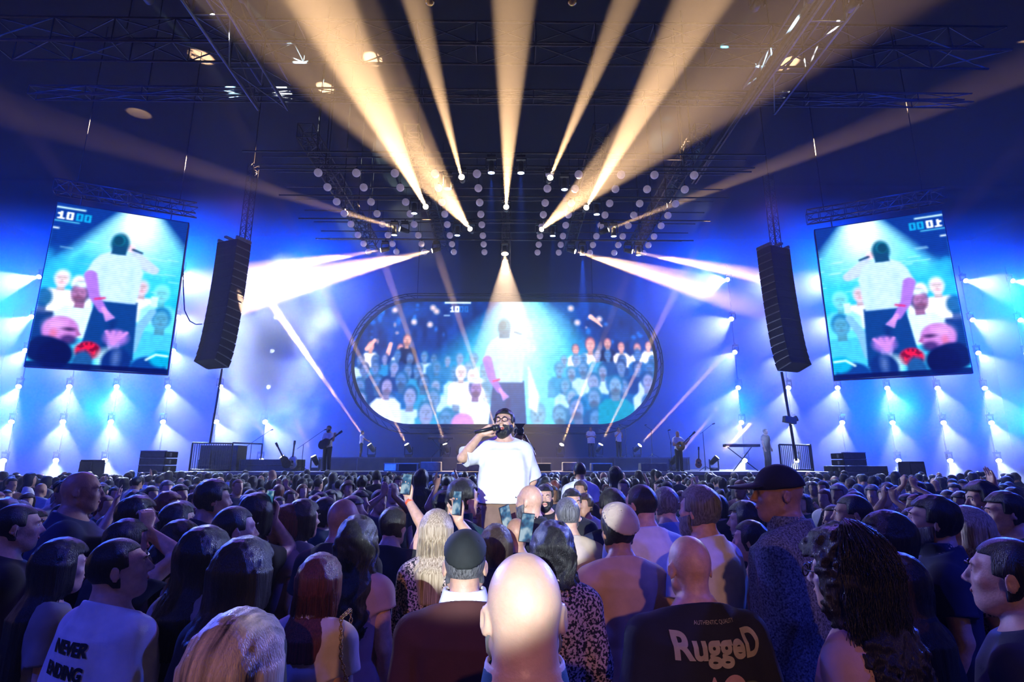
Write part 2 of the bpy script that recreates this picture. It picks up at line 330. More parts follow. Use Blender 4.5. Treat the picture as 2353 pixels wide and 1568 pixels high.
# ---------------------------------------------------------------- picture on the led screens, one colour per led
def blur(a,n=1):
    for _ in range(n):
        for ax in (0,1): a=(np.roll(a,1,ax)+a*2+np.roll(a,-1,ax))/4
    return a
class Canvas:
    def __init__(s,nx,ny,asp):
        s.nx,s.ny,s.asp=nx,ny,asp
        u=np.linspace(0,asp,nx)[None,:]; v=np.linspace(0,1,ny)[:,None]
        s.u=np.repeat(u,ny,0); s.v=np.repeat(v,nx,1); s.c=np.zeros((ny,nx,3))
    def put(s,mask,col,a=1.0):
        m=np.clip(mask,0,1)[...,None]*a; s.c=s.c*(1-m)+np.array(col)*m
    def ell(s,cu,cv,ru,rv,col,a=1.0,soft=.02,rot=0):
        x=s.u-cu; y=s.v-cv; c,n=math.cos(rot),math.sin(rot); x,y=x*c+y*n,-x*n+y*c
        d=(np.sqrt((x/ru)**2+(y/rv)**2)-1)*min(ru,rv); s.put(.5-d/soft,col,a)
    def cap(s,pts,r0,r1,col,a=1.0,soft=.012):
        best=np.full(s.u.shape,9.0); n=len(pts)-1
        for i,(p,q) in enumerate(zip(pts,pts[1:])):
            dx,dy=q[0]-p[0],q[1]-p[1]; L=dx*dx+dy*dy+1e-9
            t=np.clip(((s.u-p[0])*dx+(s.v-p[1])*dy)/L,0,1); ra=r0+(r1-r0)*(i/n); rb=r0+(r1-r0)*((i+1)/n)
            best=np.minimum(best,np.hypot(s.u-p[0]-t*dx,s.v-p[1]-t*dy)-(ra+(rb-ra)*t))
        s.put(.5-best/soft,col,a)
    def poly(s,pts,col,a=1.0,soft=.01):
        ins=np.zeros(s.u.shape,bool); d=np.full(s.u.shape,9.0); n=len(pts)
        for i in range(n):
            p,q=pts[i],pts[(i+1)%n]
            c=((p[1]>s.v)!=(q[1]>s.v))&(s.u<(q[0]-p[0])*(s.v-p[1])/((q[1]-p[1]) or 1e-9)+p[0]); ins^=c
            dx,dy=q[0]-p[0],q[1]-p[1]; t=np.clip(((s.u-p[0])*dx+(s.v-p[1])*dy)/(dx*dx+dy*dy+1e-9),0,1)
            d=np.minimum(d,np.hypot(s.u-p[0]-t*dx,s.v-p[1]-t*dy))
        s.put(.5-np.where(ins,-d,d)/soft,col,a)
    def digits(s,txt,u,v,h,col,a=1):
        G={'1':'010110010010111','0':'111101101101111',':':'000010000010000'}
        for ch in txt:
            for i,b in enumerate(G[ch]):
                if b=='1':
                    x=u+(i%3)*h*.22; y=v+(i//3)*h*.2; s.put(((s.u>=x)&(s.u<x+h*.25)&(s.v>=y)&(s.v<y+h*.22)).astype(float),col,a)
            u+=h*.82
NOI=RNG.rand(64,64)
def vnoise2(x,y):
    xi=np.floor(x).astype(int); yi=np.floor(y).astype(int); fx=x-xi; fy=y-yi; fx=fx*fx*(3-2*fx); fy=fy*fy*(3-2*fy)
    g=lambda a,b: NOI[a%64,b%64]
    return (g(xi,yi)*(1-fx)+g(xi+1,yi)*fx)*(1-fy)+(g(xi,yi+1)*(1-fx)+g(xi+1,yi+1)*fx)*fy
def bust(c,u,v,r,skin,hair,shirt,a=1,face=1,turn=0,beard=False,ar=1.0):
    ra=r*ar*.88; u0=u; skin=[k*.92 for k in skin]
    c.poly([(u-2.3*ra,v+5*r),(u-2.2*ra,v+2.2*r),(u-1.3*ra,v+1.45*r),(u+1.3*ra,v+1.45*r),(u+2.2*ra,v+2.2*r),(u+2.3*ra,v+5*r)],shirt,a,.02)
    c.poly([(u-.45*ra,v+.5*r),(u+.45*ra,v+.5*r),(u+.5*ra,v+1.7*r),(u-.5*ra,v+1.7*r)],[k*.8 for k in skin],a)
    c.ell(u,v-.15*r,.95*ra,1.12*r,hair,a)
    if face:
        c.ell(u+turn*.2*ra,v+.12*r,.76*ra,1.0*r,skin,a)
        for s in (-1,1): c.ell(u+(s*.3+turn*.25)*ra,v-.05*r,.13*ra,.08*r,[k*.45 for k in skin],a*.5,.014); c.ell(u+(s*.3+turn*.25)*ra,v-.25*r,.2*ra,.05*r,[k*.5 for k in skin],a*.45,.014)
        c.ell(u+turn*.3*ra,v+.22*r,.12*ra,.2*r,[k*.75 for k in skin],a*.8,.01)
        if beard: c.ell(u+turn*.2*ra,v+.72*r,.62*ra,.42*r,[k*.45 for k in skin],a*.6)
        c.ell(u+turn*.25*ra,v+.55*r,.28*ra,.09*r,[skin[0]*.8,skin[1]*.55,skin[2]*.6],a*.6,.014)
def singer_back(c,u,v,h,a=1,ar=1.0,mirror=1):
    # u,v = head centre, h = head half height
    w=h*ar*mirror; T=lambda x,y:(u+x*w,v+y*h)
    sk=(.62,.42,.85); sh=(.72,.86,.97)
    c.poly([T(-1.6,6.3),T(2.9,6.3),T(3.3,12.5),T(-2.4,12.5)],(.03,.22,.50),a)
    c.poly([T(.4,8.4),T(.9,8.4),T(.5,12.5),T(-.1,12.5)],(.01,.10,.36),a*.6,.03)
    c.cap([T(1.6,1.6),T(4.1,2.5),T(1.3,.5)],.62*h,.33*h,(.70,.78,.96),a)
    c.ell(*T(1.2,.35),.5*abs(w),.42*h,(.95,.80,.86),a)
    c.cap([T(1.5,.5),T(2.5,.75)],.12*h,.1*h,(.05,.2,.35),a)
    c.poly([T(-.8,1.0),T(1.0,1.0),T(2.3,1.6),T(3.0,3.0),T(2.7,6.5),T(-1.9,6.5),T(-2.0,4.2),T(-3.2,3.9),T(-2.5,2.2),T(-1.9,1.5)],sh,a,.014)
    c.poly([T(-1.2,2.6),T(-.9,2.6),T(-1.3,6.3),T(-1.9,6.3)],(.55,.72,.90),a*.5,.05)
    c.poly([T(1.6,2.6),T(1.9,2.6),T(2.0,6.3),T(1.7,6.3)],(.60,.78,.92),a*.6,.04)
    c.cap([T(-2.5,3.9),T(-1.8,6.0),T(-.7,7.4)],.55*h,.36*h,sk,a); 
    c.cap([T(-1.6,6.35),T(-.7,6.15)],.1*h,.1*h,(.8,.15,.4),a)
    for k in range(4): c.cap([T(-.6,7.3),T(-.1+.22*k,8.5-.12*k)],.15*h,.1*h,(.80,.55,.9),a)
    c.ell(*T(0,0),1.0*abs(w),1.15*h,(.03,.28,.42),a); c.poly([T(-.7,.3),T(.8,.3),T(.8,1.25),T(-.8,1.25)],(.05,.25,.42),a)
    c.ell(*T(-.15,-.35),.62*abs(w),.62*h,(.10,.52,.62),a*.8,.01); c.ell(*T(-.2,-.3),.55*abs(w),.54*h,(.02,.24,.36),a,.01)
def paint_side(mirror):
    c=Canvas(220,326,.67); n=vnoise2(c.u*9,c.v*9)
    c.c[:]=(.10,.68,.92); c.put(n*.8,(.35,.90,.98),.7); c.put(vnoise2(c.u*22+5,c.v*13)*1.1-.3,(.08,.62,.88),.5)
    wedge=np.clip((np.abs(c.u-.42)-.10-c.v*.75)/.08+.5,0,1)*np.clip(1-(c.v-.25)*3,0,1)
    c.put(wedge,(.01,.16,.50),.95)
    cone=np.clip(1.1-np.abs(c.u-.42)/(.12+c.v*.8),0,1)*np.clip(1.0-c.v*2.4,0,1); c.put(cone*1.6,(.93,1,1))
    c.poly([(.0,.022),(.14,.022),(.14,.032),(.0,.032)],(.85,1,1)); c.poly([(0,.11),(.12,.11),(.12,.116),(0,.116)],(.4,.85,.95)); c.poly([(0,.155),(.03,.155),(.03,.165),(0,.165)],(.9,.95,1))
    c.digits('10',.012,.05,.05,(1,1,1)); c.digits('00',.098,.05,.05,(.05,.62,.85))
    for k in range(26):
        u,v=RNG.rand()*.67,.2+RNG.rand()*.3; c.poly([(u,v),(u+.06,v+.003),(u+.06,v+.008),(u,v+.008)],(.75,.97,1),.5)
    for k in range(16): c.ell(RNG.rand()*.25,.33+RNG.rand()*.2,.025,.04,(.15,.66,.88),.5,.03)
    W=(1,.97,.99); pk=(.86,.50,.80)
    bust(c,.09,.47,.045,(1,.9,.93),(.8,.9,1),W,.95); bust(c,.17,.49,.04,(1,.88,.9),W,W,.9)
    bust(c,.48,.47,.045,(.98,.82,.9),(.5,.8,.9),W,.9); bust(c,.02,.60,.05,(.25,.4,.7),(.02,.3,.5),(.02,.14,.38),.9,0)
    bust(c,.19,.545,.055,(.72,.48,.72),(.12,.2,.4),(.80,.95,1),1,1,-1,True); c.ell(.2,.492,.055,.018,(.85,.97,1))
    bust(c,.585,.50,.05,(.45,.85,.93),(.55,.95,1),(.4,.85,.95),.7)
    bust(c,.60,.66,.06,(.35,.70,.88),(.05,.35,.62),(.25,.72,.92),.9); c.poly([(.535,.52),(.57,.52),(.57,.585),(.535,.585)],(.75,.97,1)); c.cap([(.47,.86),(.50,.72),(.55,.62)],.03,.02,(.45,.70,.9))
    singer_back(c,.335,.205,.058,1,.80)
    c.ell(.39,.80,.06,.05,(.62,.42,.82),.9,.03); c.cap([(.39,.88),(.38,.83)],.025,.03,(.60,.50,.85),.9)
    for k in range(4): c.cap([(.38,.83),(.34+.033*k,.765)],.013,.009,(.75,.50,.85))
    c.ell(.125,.78,.085,.085,(.72,.45,.78)); c.ell(.10,.75,.05,.04,(.84,.62,.88),.7,.05); c.ell(.095,.80,.016,.026,(.80,.42,.62)); c.ell(.165,.77,.022,.008,(.08,.05,.2)); c.poly([(.195,.76),(.225,.80),(.2,.81)],(.62,.35,.62)); c.ell(.17,.835,.04,.03,(.15,.10,.35),.8); c.ell(.07,.90,.09,.08,(.01,.08,.28),1)
    c.ell(.265,.89,.06,.055,(.85,.08,.22)); c.put((vnoise2(c.u*90,c.v*60)>.6)*(np.hypot(c.u-.265,c.v-.89)<.055),(.35,.0,.15),.8)
    c.ell(.12,.925,.082,.085,(.005,.05,.26)); c.ell(.25,.97,.05,.08,(.1,.3,.55)); c.ell(.36,.93,.05,.06,(.8,.98,1),.8,.04)
    c.ell(.41,.95,.075,.09,(.03,.16,.45)); c.ell(.405,.92,.02,.05,(.45,.55,.8),.6,.03); c.ell(.57,.98,.095,.08,(.02,.22,.55)); c.ell(.63,.91,.06,.05,(.0,.62,.82)); c.cap([(.555,.92),(.60,.885),(.66,.89)],.006,.006,(.85,1,1))
    c.put((c.v>.972)*1.0,(.01,.06,.30),.9)
    c.c=blur(c.c,2); c.c*=(.96+.08*vnoise2(c.u*60,c.v*60))[...,None]
    c.c*=(1-.10*((np.arange(c.ny)//2)%2))[:,None,None]
    if mirror: c.c=c.c[:,::-1]
    return c
def paint_oval():
    A=2.42; c=Canvas(620,256,A); n=vnoise2(c.u*5,c.v*5)
    c.c[:]=(.01,.14,.45); c.put(n,(.02,.30,.68),.8); c.put((vnoise2(c.u*25,c.v*11)-.3)*1.2,(.005,.06,.28),.8*1)
    for k in range(46):
        u,v=RNG.rand()*A,RNG.rand()*.32+.02
        if abs(u-1.25)<.5: continue
        hot=RNG.rand()<.22; s=.008+.012*RNG.rand(); c.ell(u,v,s,s*(.6+RNG.rand()*1.5),(1,.72,.72) if hot else (.15,.5,.9),.7,.02)
    for u,v in ((.31,.08),(.62,.06),(.65,.09),(.6,.20),(.47,.18),(1.75,.06),(1.80,.18),(1.98,.15)): c.ell(u,v,.022,.022,(1,.85,.85),.95,.03)
    c.cap([(1.91,.13),(1.96,.17),(2.0,.21)],.02,.006,(1,.75,.72)); c.poly([(.715,.008),(.93,.008),(.93,.024),(.715,.024)],(.9,.98,1)); c.poly([(.71,.12),(.76,.12),(.76,.128),(.71,.128)],(.85,.95,1)); c.digits('10',.76,.045,.05,(1,1,1)); c.digits('00',.835,.045,.05,(.12,.40,.75))
    lit=np.clip(1.15-np.abs(c.u-1.35)/(.20+c.v*1.05),0,1); c.put(lit*1.6,(.22,.78,.97),.95)
    core=np.clip(1.1-np.abs(c.u-1.33)/(.16+c.v*.62),0,1); c.put(core*1.0*np.clip(1.25-c.v*.9,0,1),(.75,.96,1),.9)
    W=(1,.96,.97)
    for u,v,r,b in ((.13,.38,.035,0),(.37,.40,.035,0),(.42,.33,.04,1),(1.9,.36,.05,0),(2.04,.35,.036,1),(2.15,.38,.034,0),(2.28,.39,.036,0),(1.78,.40,.034,0),(2.37,.37,.03,0)):
        bust(c,u,v,r,(1,.74,.72),(.55,.25,.35),W if not b else (.06,.08,.25),1,1,0,b)
    c.cap([(.27,.44),(.29,.36)],.02,.016,(1,.7,.68)); c.cap([(.1,.40),(.16,.33)],.018,.014,(1,.7,.68))
    ppl=[]
    for row,(v,k,r) in enumerate(((.47,24,.036),(.57,20,.046),(.68,16,.055),(.80,13,.066),(.93,11,.078))):
        for i in range(k):
            u=(i+.5+RNG.uniform(-.3,.3))*A/k
            if abs(u-1.36)<.26 and row<4: continue
            ppl.append((u,v+RNG.uniform(-.03,.03),r*RNG.uniform(.85,1.15)))
    for u,v,r in ppl:
        f=math.exp(-((u-1.3)/.62)**2); L=lambda c_: [x*(1-.62*f)+y*.62*f for x,y in zip(c_,(.62,.93,1))]
        sk=RNG.choice([0,1,2]); skin=[(.42,.55,.85),(.30,.48,.80),(.60,.62,.90)][sk]; hair=[(.01,.10,.35),(.02,.22,.50),(.05,.30,.55)][RNG.randint(3)]; sh=[(.01,.30,.62),(.75,.85,1),(.02,.16,.46),(.10,.50,.75)][RNG.randint(4)]
        bust(c,u,v,r,L(skin),L(hair),L(sh),.95,1,RNG.uniform(-1,1),RNG.rand()<.3)
    for u,v,r in ((.86,.59,.05),(.95,.62,.045)): bust(c,u,v,r,(1,.93,.95),W,W,1,1)
    bust(c,.975,.715,.062,(.62,.50,.80),(.2,.3,.6),(.86,.97,1),1,1,.4,True); c.ell(.98,.655,.06,.02,(.88,.98,1)); bust(c,.27,.70,.062,(.65,.62,.88),(.05,.15,.4),(.85,.9,1),1,1,.6,True); bust(c,2.09,.69,.072,(.50,.68,.9),(.08,.38,.62),(.03,.55,.70),1,1,0,True)
    c.poly([(1.40,.55),(1.48,.78),(1.46,.9),(1.40,.86)],W,1,.03); bust(c,1.79,.87,.08,(.50,.62,.9),(.1,.4,.65),(.02,.35,.65),1,1,-1,True)
    singer_back(c,1.205,.225,.068,.93,.80); c.ell(.88,.99,.09,.085,(.80,.55,.90))
    halo=np.clip(1.0-np.hypot((c.u-1.42)/.42,(c.v-.22)/.34),0,1); c.put(halo*1.0,(.86,.98,1),.62)
    c.c=blur(c.c,2); c.c*=(.94+.12*vnoise2(c.u*45,c.v*45))[...,None]
    c.c*=(1-.08*((np.arange(c.ny)//2)%2))[:,None,None]
    return c
def led_mat(name,st):
    m=bpy.data.materials.new(name); m.use_nodes=True; t=m.node_tree; t.nodes.clear()
    o=t.nodes.new('ShaderNodeOutputMaterial'); e=t.nodes.new('ShaderNodeEmission'); a=t.nodes.new('ShaderNodeAttribute'); a.attribute_name='led'; e.inputs['Strength'].default_value=st
    t.links.new(a.outputs['Color'],e.inputs[0]); t.links.new(e.outputs[0],o.inputs[0]); m.cycles.emission_sampling='NONE'; return m
def led_mesh(name,canvas,w,h,m,inside=None):
    nx,ny=canvas.nx,canvas.ny; x=np.linspace(-w/2,w/2,nx); z=np.linspace(h/2,-h/2,ny)
    co=np.zeros((ny,nx,3)); co[...,0]=x[None]; co[...,2]=z[:,None]
    idx=np.arange(nx*ny).reshape(ny,nx); f=np.stack([idx[1:,:-1],idx[1:,1:],idx[:-1,1:],idx[:-1,:-1]],-1).reshape(-1,4)
    if inside is not None:
        k=inside(co[...,0],co[...,2]).ravel(); f=f[k[f].all(1)]
    used=np.unique(f); mp=np.full(nx*ny,-1); mp[used]=np.arange(len(used)); f=mp[f]
    me=bpy.data.meshes.new(name); me.from_pydata(co.reshape(-1,3)[used].tolist(),[],f.tolist())
    at=me.color_attributes.new('led','FLOAT_COLOR','POINT'); c=canvas.c.reshape(-1,3)[used]
    buf=np.ones((len(used),4),np.float32); buf[:,:3]=np.clip(c,0,1)**2.15; at.data.foreach_set('color',buf.ravel()); me.materials.append(m); return me
LED=led_mat('led_screen_picture',1.6); LEDO=led_mat('led_screen_picture_dimmer',1.7)
# side screens
for side,(tx,bx,ix,ib) in (('left',((135,468),(57,843),(432,512),(385,858))),('right',((2163,487),(2233,858),(1872,525),(1917,868)))):
    d0=17.2; po=P(*bx,d0); pt=P(*tx,d0); H=pt.z-po.z
    lo,hi=15,22
    for _ in range(40):
        d=(lo+hi)/2
        if (P(*ix,d).z-P(*ib,d).z)<H: lo=d
        else: hi=d
    qi=P(*ib,d); xo=(po.x+pt.x)/2; xi=(qi.x+P(*ix,d).x)/2
    A=Vector((xo,d0,0)); B=Vector((xi,d,0)); w=(B-A).length; zc=(po.z+pt.z)/2+.02
    e=empty('led_screen',((xo+xi)/2,(d0+d)/2,zc)); v=(B-A) if side=='left' else (A-B); e.rotation_euler=(0,0,math.atan2(v.y,v.x))
    tag(e,f'tall {side} hand led screen showing the singer from behind in a white t-shirt','screen')
    link('picture',led_mesh('picture',paint_side(side=='right'),w,H,LED),e).location=(0,-.06,0)
    MB().box((-w/2-.03,-.05,-H/2-.03),(w/2+.03,.12,H/2+.03)).build('cabinet','dark',e)
    f=MB()
    for i in range(5): f.box((-w/2+w*i/4-.03,.12,-H/2),(-w/2+w*i/4+.03,.2,H/2))
    f.build('frame','steel',e)
    t=truss_mesh(MB(),(-w/2-.2,.1,H/2+.62),(w/2+.2,.1,H/2+.62),.42,.028,.42).build('truss','steel',None,True); t.matrix_world=e.matrix_basis.copy(); tag(t,f'lattice truss carrying the tall {side} led screen from above','truss')
    for k in (-1,1):
        MB().tube((k*w*.35,.1,H/2),(k*w*.35,.1,H/2+.45),.02,6).build('hanger','steel',e); MB().tube((k*w*.4,.1,H/2+.8),(k*w*.4,.1,17.99-zc),.015,6).build('hoist_chain','dark',t)
# oval screen
OD=29.5; ol,orr,ot,ob=P(812,835,OD),P(1506,835,OD),P(1160,692,OD),P(1160,978,OD)
OW=orr.x-ol.x; OH=ot.z-ob.z; oc=Vector(((ol.x+orr.x)/2,OD,(ot.z+ob.z)/2)); RX=OW*.195; 
def oval_inside(x,z,grow=0):
    hw=OW/2+grow; hh=OH/2+grow; ax=np.abs(x)-(hw-(RX+grow)); 
    return np.where(ax>0,(np.maximum(ax,0)/(RX+grow))**2+(np.abs(z)/hh)**2<=1,np.abs(z)<=hh)
e=empty('oval_led_screen',oc); tag(e,'huge oval led screen behind the stage showing the singer and the crowd in cyan light','screen')
link('picture',led_mesh('picture',paint_oval(),OW,OH,LEDO,oval_inside),e)
def oval_pts(grow,n=28):
    pts=[]; hh=OH/2+grow; cx=OW/2-RX
    for sx,a0 in ((1,-PI/2),(-1,PI/2)):
        for i in range(n+1):
            a=a0+PI*i/n; pts.append((sx*cx+(RX+grow)*math.cos(a),hh*math.sin(a)))
    return pts
def ring(g0,g1,y0,y1):
    a,b=oval_pts(g0),oval_pts(g1); n=len(a); mb=MB()
    v=[(x,y0,z) for x,z in a]+[(x,y0,z) for x,z in b]+[(x,y1,z) for x,z in a]+[(x,y1,z) for x,z in b]
    f=[]
    for i in range(n):
        j=(i+1)%n; f+=[(i,j,n+j,n+i),(2*n+i,3*n+i,3*n+j,2*n+j),(n+i,n+j,3*n+j,3*n+i),(i,2*n+i,2*n+j,j)]
    return mb.add(v,f)
ring(-.06,.10,-.12,.25).build('bezel','dark',e); 
MB().prism(oval_pts(.05),.05,.2).build('backing','dark',e)
outer=oval_pts(.42,20); tm=MB()
inner=oval_pts(.14,20)
for i in range(len(outer)):
    j=(i+1)%len(outer); a,b,c,d=outer[i],outer[j],inner[i],inner[j]
    tm.tube((a[0],0,a[1]),(b[0],0,b[1]),.035,5,cap=False).tube((c[0],0,c[1]),(b[0],0,b[1]),.02,4,cap=False)
    tm.tube((a[0],.35,a[1]),(b[0],.35,b[1]),.035,5,cap=False)
tm.build('rim_truss','dark',e,True)
for s in (-1,1): MB().tube((s*OW*.3,.2,OH/2+.2),(s*OW*.3,.2,17.99-oc.z),.02,6).build('hanger','steel',e)

# ---------------------------------------------------------------- stage
DZ=1.75
st=empty('stage',(0,19.5,0)); tag(st,'wide low dark concert stage with a stepped deck under the oval screen','stage')
MB().box((-11.6,0,DZ-.12),(11.6,9.5,DZ)).build('deck','deck',st); 
mb=MB(); n=120
pts=[(-11.6+23.2*i/n,.04*math.sin(i*1.9)+.03*math.sin(i*.7)) for i in range(n+1)]
mb.add([(x,y,0) for x,y in pts]+[(x,y,DZ-.12) for x,y in pts],[(i,i+1,n+2+i,n+1+i) for i in range(n)]); 
mb.add([(x,y+.25,0) for x,y in pts]+[(x,y+.25,DZ-.12) for x,y in pts],[(i+1,i,n+1+i,n+2+i) for i in range(n)]).build('skirt','skirt',st,True)
MB().box((-11.6,-.05,DZ-.1),(11.6,0,DZ-.02)).build('edge_strip','steel',st)
RZ=2.32
MB().box((-8.3,5.4,DZ),(8.3,9.4,RZ)).build('riser','deck',st,bevel=.02)
rp=MB()
for i in range(11):
    x=-8.2+1.64*i; rp.box((x-.02,5.36,DZ),(x+.02,5.4,RZ))
rp.box((-8.3,5.35,RZ-.05),(8.3,5.4,RZ)).build('riser_trim','steel',st)
for s in (-1,1): # side decks
    o=MB().box((0 if s>0 else -5.2,0,0),(5.2 if s>0 else 0,4,1.5)).box((-5.2 if s<0 else 0,-.03,1.44),(5.2 if s>0 else 0,0,1.5)).build('side_platform','skirt'); o.location=(s*11.9,18.6,0); tag(o,f'dark low platform beside the stage on the {"left" if s<0 else "right"}, carrying speakers','platform')
    w=MB().box((-.08,0,0),(.08,.1,.08)).build('trim_strip','steel'); bpy.data.objects.remove(w)
# monitors along the front of the deck, riser blocks
def wedge(name,x,y,w,h,d,m,label,z=None,face='case',tilt=.12):
    e=empty(name,(x,y,DZ if z is None else z)); tag(e,label,'stage monitor','floor monitors on the stage edge')
    MB().prism([(-d/2,0),(d/2,0),(d/2,h),(-d/2+tilt,h)][::1],-w/2,w/2,Matrix.Rotation(PI/2,4,'Z')).build('cabinet',m,e,bevel=.015)
    MB().box((-w*.42,d/2+.002,h*.1),(w*.42,d/2+.012,h*.88)).build('grille',face,e); e.rotation_euler=(0,0,PI); return e
pos_words=['leftmost','second from the left','third from the left','fourth from the left','fifth from the left','sixth from the left','seventh from the left','eighth from the left','ninth from the left','rightmost']
for k,(x0,x1,y0,y1,m,f) in enumerate(((884,914,1065,1087,'case','white'),(915,963,1069,1090,'case','speaker'),(968,1014,1062,1090,'case','case'),(1050,1076,1065,1087,'case','case'),(1077,1112,1062,1090,'case','case'),(1200,1232,1062,1090,'case','case'),(1234,1266,1066,1088,'case','speaker'),(1292,1324,1063,1090,'case','case'),(1357,1405,1070,1091,'case','speaker'),(1470,1530,1066,1088,'case','case'))):
    Y=21.0; a=P(x0,1088,Y); b=P(x1,1088,Y); h=P(x0,y0,Y).z-DZ
    wedge('floor_monitor',(a.x+b.x)/2,Y,b.x-a.x,max(.3,h),.5,m,'floor monitor on the front of the stage deck, '+pos_words[k],face=f)
# amber lamps standing on the riser, shooting up
for k,(x,tx,ty) in enumerate(((853,640,722),(938,870,900),(1025,965,850),(1153,1110,900),(1288,1315,960),(1377,1440,900),(1465,1525,965),(1548,1700,880),(1640,1810,885))):
    Y=25.2 if k<7 else 22.5; z0=RZ if k<7 else DZ
    a=P(x,1058,Y); p=Vector((a.x,Y,z0+.40)); t=P(tx,ty,Y-1.0)
    fixture(p,t,2.6,800000,AM,'lens_amber',f'floor standing lamp on the stage shooting a thin amber beam up, {ORD[k]} from the left','amber floor lamps on the stage',.3,True,.09)
for k,(x,y,tx,ty,Y) in enumerate(((725,1010,640,880,22.5),(655,1050,515,880,22.5))):
    a=P(x,1058,Y); fixture(Vector((a.x,Y,DZ+.4)),P(tx,ty,Y-1),2.6,800000,AM,'lens_amber',f'floor standing lamp shooting a thin amber beam up left, '+('beside the guitarist' if k==0 else 'left of the guitarist'),'amber floor lamps on the stage',.3,True,.09)

# hanging line arrays
def line_array(pts,label,yaw,w=1.05,dep=.7,n=16,Y=20.5):
    top,bot=pts; a=P(*top,Y); b=P(*bot,Y); e=empty('line_array_speaker',(b.x,Y,a.z)); tag(e,label,'loudspeaker'); e.rotation_euler=(0,0,yaw)
    H=a.z-b.z; h=H/n; z=0; y=0
    for i in range(n):
        ang=-.012*i-(.05*(i-n+4) if i>n-4 else 0)
        m=Matrix.Translation((0,y,z))@Matrix.Rotation(ang,4,'X')
        c=MB().prism([(-w/2,-h*.96),(w/2,-h*.96),(w/2,0),(-w/2,0)],-dep/2,dep/2,m).build('cabinet','speaker',e,bevel=.012)
        g=MB().box((-w*.46,-dep/2-.012,-h*.88),(w*.46,-dep/2,-h*.08),m); g.build('grille','speaker',c)
        for s in (-1,1): MB().box((s*w/2-.02,-dep/2+.02,-h*.99),(s*w/2+.02,dep/2-.06,-h*.88),m).build('rigging_arm','dark',c)
        z-=h*math.cos(ang); y+=h*math.sin(-ang)*.6*-1
    MB().box((-w/2,-dep/2,.02),(-w/2+.08,dep/2,.14)).box((w/2-.08,-dep/2,.02),(w/2,dep/2,.14)).box((-.06,-dep/2-.1,.08),(.06,dep/2+.1,.16)).build('fly_frame','steel',e)
    truss_mesh(MB(),(w*.35,.15,.1),(w*.35,.15,3.5),.28,.02,.28).build('hanging_truss','dark',e); MB().tube((w*.35,.15,3.4),(w*.35,.15,17.99-a.z),.02,6).build('hoist_chain','dark',e); return e,z
la,zz=line_array(((488,560),(504,845)),'tall left hand curved line array loudspeaker hanging before the smoke',R(-22))
ra,zz2=line_array(((1796,575),(1808,852)),'tall right hand curved line array loudspeaker hanging beside the tall screen',R(22))
for (x0,y0),(x1,y1),s in (((510,848),(482,1020),'left'),((1796,855),(1830,1060),'right')):
    a=P(x0,y0,20.4); b=P(x1,y1,20.4); o=MB().tube(a,b,.035 if s=='left' else .05,8).build('tension_strap','dark',None,True); tag(o,f'dark tension strap running down from the {s} line array to the stage','strap')
b=P(1815,965,20.3); o=MB().box((-.22,-.12,-.13),(.2,.12,.1),Matrix.Rotation(.2,4,'Y')).tube((.1,0,0),(.26,-.02,.05),.08,10,.11).build('camera_box','dark'); o.location=b; tag(o,'small dark boxy unit clamped half way down the right hand strap','box')
pts=[P(428,560,18.9)]+[P(424-3*math.sin(i/9*PI),560+i*17,18.9) for i in range(1,10)]+[P(428,722,19),P(436,738,19.2),P(450,746,19.6),P(464,745,20)]
o=MB().path(pts,.02,6).build('hanging_cable','dark',None,True); tag(o,'thin black cable looping from the left led screen to the left line array','cable')

# ground stacks and side boxes
def ground_stack(px0,px1,ytop,ybot,Y,n,label,lean):
    a=P(px0,ytop,Y); b=P(px1,ytop,Y); c=P(px0,ybot,Y); zb=1.5; h=(a.z-zb)/n; w=b.x-a.x; e=empty('speaker_stack',((a.x+b.x)/2,Y,zb)); tag(e,label,'loudspeaker')
    for i in range(n):
        cb=MB().box((-w/2,-.35,i*h+.015),(w/2,.35,(i+1)*h-.015)).build('cabinet','speaker',e,bevel=.02); MB().box((-w*.45,-.365,i*h+h*.12),(w*.45,-.35,i*h+h*.88)).build('grille','dark',cb)
        MB().box((-w/2,-.36,(i+1)*h-.02),(w/2,-.30,(i+1)*h+.012)).build('trim','steel',cb)
        for s in (-1,1): MB().box((s*w/2-.05,-.2,i*h+.05),(s*w/2+.05,-.1,i*h+h*.75)).build('handle','steel',cb)
    return e
ground_stack(338,397,1037,1100,19.2,4,'stack of wide dark loudspeaker boxes on the left side platform',0)
ground_stack(1921,1974,1041,1105,19.2,4,'stack of wide dark loudspeaker boxes on the right side platform',0)
for x0,x1,yt,s in ((197,231,1057,'left'),(2073,2111,1061,'right')):
    a=P(x0,yt,19.4); b=P(x1,yt,19.4); w=b.x-a.x; e=empty('box_speaker',((a.x+b.x)/2,19.4,1.5)); tag(e,f'single dark box loudspeaker at the outer end of the {s} side platform','loudspeaker'); h=a.z-1.5
    MB().prism([(-w/2,0),(w/2,0),(w/2-.03,h),(-w/2+.05,h)],-.3,.3).build('cabinet','speaker',e,bevel=.02); MB().box((-w*.4,-.315,.05),(w*.4,-.3,h-.06)).build('grille','dark',e)
